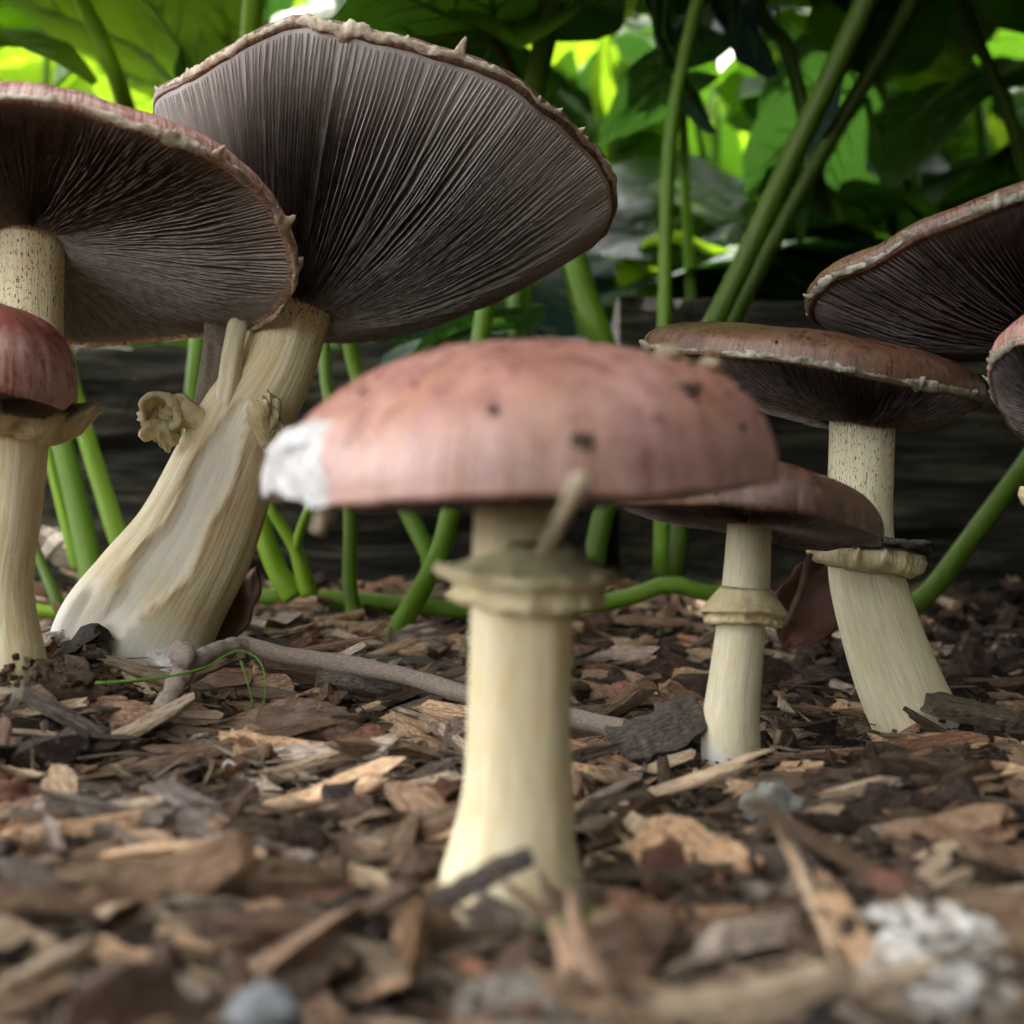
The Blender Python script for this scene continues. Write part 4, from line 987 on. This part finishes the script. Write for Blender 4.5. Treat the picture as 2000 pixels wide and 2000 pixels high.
# stalks in front of and above the timbers
plant([(262, 260, .80), (232, 163, .74), (190, 60, .72), (150, -20, .70), (90, -180, .66)], 34, 30, 'stalk_bright', 'light green stalk rising behind the red edge of the wide tilted cap', ((-.6, -.3, .3), .14, .2, 0, 'leaf_fresh'))
plant([(480, 420, .74), (488, 120, .72), (496, -20, .70), (505, -260, .68)], 42, 38, 'stalk_bright', 'bright green upright stalk behind the left top of the huge gill fan', ((.1, -.6, .2), .15, .1, 1, 'leaf_fresh'))
plant([(1010, 600, .80), (1030, 260, .74), (1048, 150, .72), (1084, -20, .70), (1110, -220, .68)], 46, 44, 'stalk', 'thick green stalk right of the brown leaf joint above the gill fan', ((.5, -.5, .3), .15, -.2, 2, 'leaf_dark'))
plant([(1290, 1120, .66), (1295, 800, .67), (1297, 641, .68), (1307, 290, .69), (1340, 90, .69), (1366, -20, .68), (1400, -240, .66)], 30, 28, 'stalk', 'slender upright green stalk in front of the taller timber end', ((.5, -.4, .2), .16, .2, 3, 'leaf_dark'))
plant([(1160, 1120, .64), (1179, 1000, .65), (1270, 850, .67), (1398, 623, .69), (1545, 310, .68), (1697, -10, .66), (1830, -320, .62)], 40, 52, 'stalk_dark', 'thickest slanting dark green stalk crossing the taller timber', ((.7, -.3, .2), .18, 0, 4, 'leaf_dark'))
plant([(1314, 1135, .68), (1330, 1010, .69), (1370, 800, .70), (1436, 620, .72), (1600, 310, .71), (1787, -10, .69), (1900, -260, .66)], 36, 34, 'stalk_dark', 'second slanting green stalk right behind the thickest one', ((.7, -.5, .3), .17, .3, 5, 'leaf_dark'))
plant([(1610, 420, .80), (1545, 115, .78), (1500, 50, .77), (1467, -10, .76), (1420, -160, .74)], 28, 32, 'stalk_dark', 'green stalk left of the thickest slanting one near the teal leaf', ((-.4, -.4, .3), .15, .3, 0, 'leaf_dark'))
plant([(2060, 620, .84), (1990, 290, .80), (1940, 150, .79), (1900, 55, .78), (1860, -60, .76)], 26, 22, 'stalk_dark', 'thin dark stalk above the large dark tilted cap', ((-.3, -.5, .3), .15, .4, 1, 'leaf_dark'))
plant([(748, 1278, .555), (800, 1190, .57), (858, 1085, .59), (883, 980, .60), (915, 800, .62), (942, 640, .63), (975, 380, .64), (1000, 200, .645)], 40, 36, 'stalk', 'green stalk curving up from the soil behind the pink cap')
plant([(840, 1110, .60), (835, 1080, .60), (790, 985, .61), (740, 850, .62), (694, 722, .63), (678, 640, .63), (640, 440, .64)], 34, 28, 'stalk', 'green stalk leaning left across the curving one under the pink cap')
plant([(712, 1272, .56), (690, 1190, .57), (683, 1130, .575), (682, 980, .58), (660, 850, .59), (636, 740, .60), (632, 600, .61)], 30, 22, 'stalk', 'straight green stalk under the torn corner of the pink cap')
plant([(1185, 720, .70), (1170, 655, .69), (1148, 590, .69), (1122, 505, .69), (1060, 320, .70)], 50, 44, 'stalk', 'leaning green stalk between the gill fan and the pink cap top')
plant([(1008, 760, .72), (1007, 652, .72), (1010, 570, .72), (1012, 400, .72)], 32, 28, 'stalk_dark', 'dark upright stalk right of the one behind the pink cap')
plant([(365, 1000, .68), (372, 900, .68), (378, 784, .68), (391, 650, .68), (400, 500, .68)], 36, 38, 'stalk', 'green stalk standing between the curled ring scrap and the timber')
plant([(183, 1170, .56), (172, 1090, .57), (150, 980, .58), (118, 850, .59), (90, 700, .60), (80, 500, .61)], 46, 40, 'stalk', 'thick green stalk beside the cream stem of the small red mushroom')
plant([(262, 1120, .60), (234, 1058, .60), (200, 950, .61), (163, 831, .62), (130, 700, .63), (110, 500, .64)], 36, 32, 'stalk_bright', 'bright stalk touching the left side of the torn leaning stem')
plant([(150, 1110, .62), (132, 1040, .62), (94, 886, .63), (70, 760, .63)], 20, 16, 'stalk_bright', 'thin bright stalk behind the thick one left of the torn stem')
plant([(128, 1215, .55), (110, 1170, .55), (85, 1110, .56), (60, 1050, .57)], 26, 18, 'stalk_dark', 'short dark green shoot at the foot of the small red mushroom')
ys = plant([(605, 1165, .56), (590, 1115, .56), (577, 1072, .56), (548, 1025, .56), (524, 985, .56), (490, 900, .57)], 34, 14, 'stalk_bright', 'yellow-green forked shoot right of the torn leaning stem')
add_stalk(ys, [P(577, 1074, .559), P(585, 1040, .559), P(603, 992, .56), (P(630, 930, .57))], px(9, .56), px(8, .57), 'stalk_bright', 'branch')
add_stalk(ys, [P(575, 1168, .562), P(545, 1120, .563), P(520, 1060, .564), P(500, 980, .565)], px(22, .56), px(18, .57), 'stalk_bright', 'branch')
plant([(440, 1162, .60), (500, 1167, .60), (650, 1172, .60), (800, 1182, .60), (915, 1192, .60), (1050, 1188, .60), (1183, 1176, .60), (1250, 1160, .60), (1310, 1140, .60), (1385, 1160, .60), (1460, 1150, .61)], 36, 32, 'stalk', 'green stalk lying flat on the soil behind the pink mushroom', nm='fallen_stalk')
plant([(1700, 1215, .62), (1800, 1171, .62), (1890, 1060, .63), (1988, 930, .64), (2080, 800, .65)], 40, 40, 'stalk_dark', 'dark slanting stalk right of the curved pale stem')
plant([(455, 1228, .52), (520, 1232, .52), (600, 1240, .52)], 14, 8, 'stalk', 'short green shoot lying behind the dry brown leaf', nm='fallen_stalk')
plant([(60, 1190, .55), (95, 1194, .55), (150, 1200, .55)], 26, 22, 'stalk_bright', 'cut green stalk end lying between the two left stems', nm='fallen_stalk')

def leaf_thing(attach, tip, size, roll, li, mat, label, stem_to=None, smat='stalk', sw=22):
    a, b = P(*attach), P(*tip)
    root = thing('leaf_stalk', label, 'plant', a)
    add_leaf(root, a, b-a, size, roll, li, mat)
    if stem_to: add_stalk(root, [P(*q) for q in stem_to]+[a], px(sw/2, attach[2]), px(sw/2*.8, attach[2]), smat)
    return root
leaf_thing((430, 240, .92), (130, -40, .86), .185, .15, 2, 'leaf_fresh', 'broad fresh green leaf with pale veins behind the light green stalk', [(560, 700, .95), (500, 450, .94)])
leaf_thing((-130, 60, .74), (112, 25, .72), .105, .2, 1, 'leaf_fresh', 'leaf tip pointing in front of the broad fresh green leaf', [(-240, 500, .76), (-200, 200, .75)])
leaf_thing((450, 260, .98), (440, -60, .95), .16, 1.3, 4, 'leaf_blue', 'bluish upright leaf between the fresh green leaf and the bright stalk', [(470, 700, 1.0)])
leaf_thing((962, 78, .74), (560, 30, .68), .16, .12, 3, 'leaf_dark', 'dark wide leaf over the gill fan, spreading from a brown joint', [(1030, 260, .79), (1000, 140, .76)], 'stalk_brown', 26)
leaf_thing((975, 70, .80), (1010, -160, .62), .15, .1, 0, 'leaf_fresh', 'bright green leaf with fanned veins at the brown joint', [(1080, 420, .84), (1010, 140, .81)], 'stalk_brown', 20)
leaf_thing((1330, 150, .86), (1100, 215, .84), .085, .25, 5, 'leaf_blue', 'pale bluish leaf left of the slender upright stalk', [(1350, 600, .9)])
leaf_thing((1290, -60, .76), (1300, 330, .74), .115, 1.9, 2, 'leaf_blue', 'hanging teal leaf behind the slender upright stalk', [(1330, -300, .78)])
leaf_thing((1440, -70, .75), (1428, 118, .74), .072, 1.45, 1, 'leaf_blue', 'small pointed teal leaf hanging between two stalks', [(1480, -240, .76)])
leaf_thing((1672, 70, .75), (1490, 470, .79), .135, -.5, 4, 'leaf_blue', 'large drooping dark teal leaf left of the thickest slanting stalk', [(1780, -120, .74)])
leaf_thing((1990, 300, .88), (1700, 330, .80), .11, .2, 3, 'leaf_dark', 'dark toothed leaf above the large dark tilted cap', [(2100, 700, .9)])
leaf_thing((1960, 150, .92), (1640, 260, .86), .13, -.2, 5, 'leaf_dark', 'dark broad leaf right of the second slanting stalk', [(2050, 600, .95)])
leaf_thing((930, 650, .70), (705, 675, .66), .075, .12, 0, 'leaf_blue', 'grey-green leaf resting on the timber under the gill fan', [(980, 800, .70)])

leaf_thing((1240, 300, 1.42), (1120, 90, 1.36), .17, 1.9, 1, 'leaf_fresh', 'glowing yellow-green leaf between the gill fan and the slender stalk', [(1280, 700, 1.45)])
leaf_thing((1400, 230, 1.5), (1420, 20, 1.42), .16, 1.4, 3, 'leaf_fresh', 'glowing green leaf beyond the small pointed teal leaf', [(1380, 600, 1.5)])
leaf_thing((620, 160, 1.35), (590, -80, 1.3), .17, 1.5, 5, 'leaf_fresh', 'fresh green leaf peeking over the top edge of the gill fan', [(640, 600, 1.4)])
leaf_thing((90, 260, 1.2), (140, 90, 1.15), .14, 1.2, 0, 'leaf_fresh', 'green leaf peeking over the red edge of the wide tilted cap', [(100, 700, 1.25)])
leaf_thing((1560, 420, 1.3), (1640, 220, 1.22), .17, .8, 2, 'leaf_dark', 'dark green leaf behind the thickest slanting stalk', [(1540, 800, 1.3)])
leaf_thing((1780, 420, 1.2), (1700, 200, 1.15), .16, 1.0, 4, 'leaf_dark', 'dark green leaf right of the slanting stalks, over the dark tilted cap', [(1800, 800, 1.2)])
leaf_thing((1900, 120, 1.1), (1780, 20, 1.05), .14, .9, 5, 'leaf_dark', 'dark green leaf by the thin dark stalk', [(1960, 600, 1.15)])
# the thicket behind
TL = [('seen above the wide tilted red cap', 150, 80), ('seen behind the bright upright stalk', 490, 60), ('seen over the huge gill fan', 760, 20), ('seen around the thick green stalk by the brown joint', 1060, 120), ('seen right of the huge gill fan', 1190, 330),
      ('seen beside the slender upright stalk', 1310, 280), ('seen under the gill fan above the timber', 1000, 560), ('seen above the taller timber', 1340, 470), ('seen between the slender and the thickest slanting stalk', 1440, 160), ('seen right of the two slanting stalks', 1680, 260),
      ('seen above the large dark tilted cap', 1850, 250), ('seen beyond the thin dark stalk', 1930, 60), ('hidden mostly behind the huge gill fan', 650, 300), ('behind the timber and the mushroom stems', 600, 850), ('behind the taller timber', 1600, 800)]
def seen_by(p):
    a = CX+p.x/p.y*FPX; b = HY-(p.z-CAMZ)/p.y*FPX
    if b < -60: return 'arching above the timbers'
    if a < -40 or a > 2040: return 'growing off beside the bed'
    return min(TL, key=lambda q: (q[1]-a)**2+(q[2]-b)**2)[0]
def thicket():
    r = np.random.default_rng(2024)
    n_ = 0
    for i in range(400):
        y = r.uniform(.98, 2.3); x = r.uniform(-1, 1)*(.46*y+.22)
        if i >= 330: y = r.uniform(1.0, 1.35); x = r.uniform(.12, .62)*y
        h = r.uniform(.10, .95)*(1. if y > 1.3 else .9)
        if y < 1.1 and h < .2: h += .15
        size = r.uniform(.10, .195)
        base = Vector((x+r.normal(0, .06), y+r.normal(0, .05), -.02)); topp = Vector((x, y, h))
        mid = (base+topp)/2+Vector((r.normal(0, .03), r.normal(0, .03), .03))
        u = x/(.42*y)
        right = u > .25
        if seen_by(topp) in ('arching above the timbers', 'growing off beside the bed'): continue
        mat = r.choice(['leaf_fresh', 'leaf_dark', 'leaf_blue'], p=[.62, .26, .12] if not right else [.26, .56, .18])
        lab = {'leaf_fresh': 'fresh green', 'leaf_dark': 'dark green', 'leaf_blue': 'bluish'}[str(mat)]+(' large' if size > .165 else ' small' if size < .13 else '')+' thicket leaf '+seen_by(topp)
        root = thing('leaf_stalk', lab, 'plant', base, lab.replace(' leaf ', ' leaves '))
        add_stalk(root, [base, mid, topp], .006, .0035, 'stalk', nu=8, nv=10)
        az = r.uniform(0, 6.28); d = Vector((math.cos(az), math.sin(az)-.25, r.normal(-.15, .30)))
        add_leaf(root, topp, d, size, r.normal(0, .35), int(r.integers(6)), str(mat), veins=y < 1.5)
thicket()

# far hedge and unseen leaf masses added to block sun and sky light
def foliage(name, boxes, n_, size, seed, mat, label, kind='stuff'):
    r = np.random.default_rng(seed); VV = []
    vol = np.array([(b[1]-b[0])*(b[3]-b[2])*(b[5]-b[4]) for b in boxes]); vol = vol/vol.sum()
    w = r.choice(len(boxes), n_, p=vol); B = np.array(boxes)[w]
    c = np.stack([r.uniform(B[:, 0], B[:, 1]), r.uniform(B[:, 2], B[:, 3]), r.uniform(B[:, 4], B[:, 5])], 1)
    d = r.normal(size=(n_, 3)); d[:, 2] *= .5; d /= np.linalg.norm(d, axis=1)[:, None]
    nrm = r.normal(size=(n_, 3))*.8+np.array([0, 0, 1.]); t = np.cross(d, nrm); t /= np.linalg.norm(t, axis=1)[:, None]
    nn = np.cross(t, d); s = (size*r.uniform(.6, 1.3, n_))[:, None]
    V = np.stack([c, c+d*s*.5+t*s*.38+nn*s*.08, c+d*s, c+d*s*.5-t*s*.38+nn*s*.08], 1).reshape(-1, 3)
    F = np.arange(n_*4).reshape(-1, 4)
    o = obj(name, mesh_from(name, V, F), M[mat]); return tag(o, label, 'foliage', kind=kind)
foliage('hedge', [(-4, 4, 3.6, 4.6, 0, 2.8)], 15000, .20, 5, 'leaf_fresh', 'far sunlit hedge foliage closing the garden behind the thicket')
foliage('added_shade_leaves', [(.36, .9, .05, .72, .0, .85), (.45, .95, .72, .98, .0, .85), (.10, .85, .34, 1.0, .50, .85), (.17, .85, .05, .5, .44, .72)], 5200, .12, 6, 'leaf_shade', 'added unseen leaf mass shading the right side of the bed')  # out of view, added to darken the right side

foliage('added_shade_leaves', [(-1.0, .45, .62, 1.08, .70, 1.25), (-.7, .2, .60, .95, .63, .80)], 4200, .13, 8, 'leaf_shade', 'added unseen leaf canopy keeping the sun off the bed')  # out of view, added overhead so direct sun misses the mushrooms

foliage('added_blocking_leaves', [(.0, 3.2, -2.2, -1.5, 0, 2.8), (.04, 1.0, -.95, -.32, 0, 1.0), (1.1, 1.7, -1.5, 1.2, 0, 2.0)], 14000, .16, 9, 'leaf_shade', 'added unseen leaf masses blocking sky light behind the camera and at right')  # out of view, added so light comes mainly from the left

# dry leaves and grass
def dry_leaf(name, a, b, w, seed, mat, label):
    a, b = Vector(a), Vector(b); d = b-a; L = d.length; y = d.normalized(); x = y.cross(Vector((0, -1, .2))).normalized(); z = x.cross(y)
    nu, nv = 12, 24; t = np.linspace(0, 1, nv); s = np.linspace(-1, 1, nu); S, T = np.meshgrid(s, t, indexing='ij')
    wid = w*np.sin(np.pi*np.clip(T*.96+.03, 0, 1))**.8
    X = S*wid*(1+.1*snoise(seed, S*2, T*9, octs=2)); Zz = .55*np.abs(S)**1.4*wid+.12*w*snoise(seed+1, S*2, T*6, octs=3)+.2*L*(T-.5)**2
    V = np.array(a)+X[..., None]*np.array(x)+(T*L)[..., None]*np.array(y)+Zz[..., None]*np.array(z)
    o = obj(name, mesh_from(name, V.reshape(-1, 3), grid_faces(nu, nv, False)), M[mat])
    md = o.modifiers.new('thickness', 'SOLIDIFY'); md.thickness = .0006
    return tag(o, label, 'leaf')
dry_leaf('dry_leaf', P(425, 1262, .47), P(500, 1108, .48), .0085, 31, 'dry_leaf', 'curled dry brown leaf behind the torn leaning stem')
dry_leaf('dry_leaf', P(1530, 1270, .48), P(1610, 1100, .50), .014, 32, 'dark_leaf', 'dark red dry leaf between the slim and the curved stem')
def blade(pts, r, label):
    W = [Vector(q) for q in pts]
    v, f, U, V, c, rad = tube([(p, r*(1-.6*i/(len(W)-1))) for i, p in enumerate(W)], 8, 40)
    tag(obj('grass_blade', mesh_from('grass_blade', v, f), M['grass']), label, 'grass')
blade([P(186, 1334, .350), P(250, 1330, .351), P(336, 1320, .355), P(405, 1302, .362), P(440, 1280, .366), P(470, 1271, .368), P(505, 1288, .366), P(519, 1330, .36), P(512, 1380, .352), GH(482, 1433)], .00042, 'long thin grass blade looping over the forked twig')
blade([P(470, 1290, .372), P(484, 1335, .366), P(493, 1380, .36), GH(488, 1425)], .0003, 'short thin grass blade hanging under the twig loop')
blade([GH(1000, 1842, .003), P(1080, 1805, .198), P(1155, 1784, .200), P(1240, 1786, .200), GH(1325, 1790, .004)], .0007, 'blurred green grass blade in front of the pink mushroom foot')
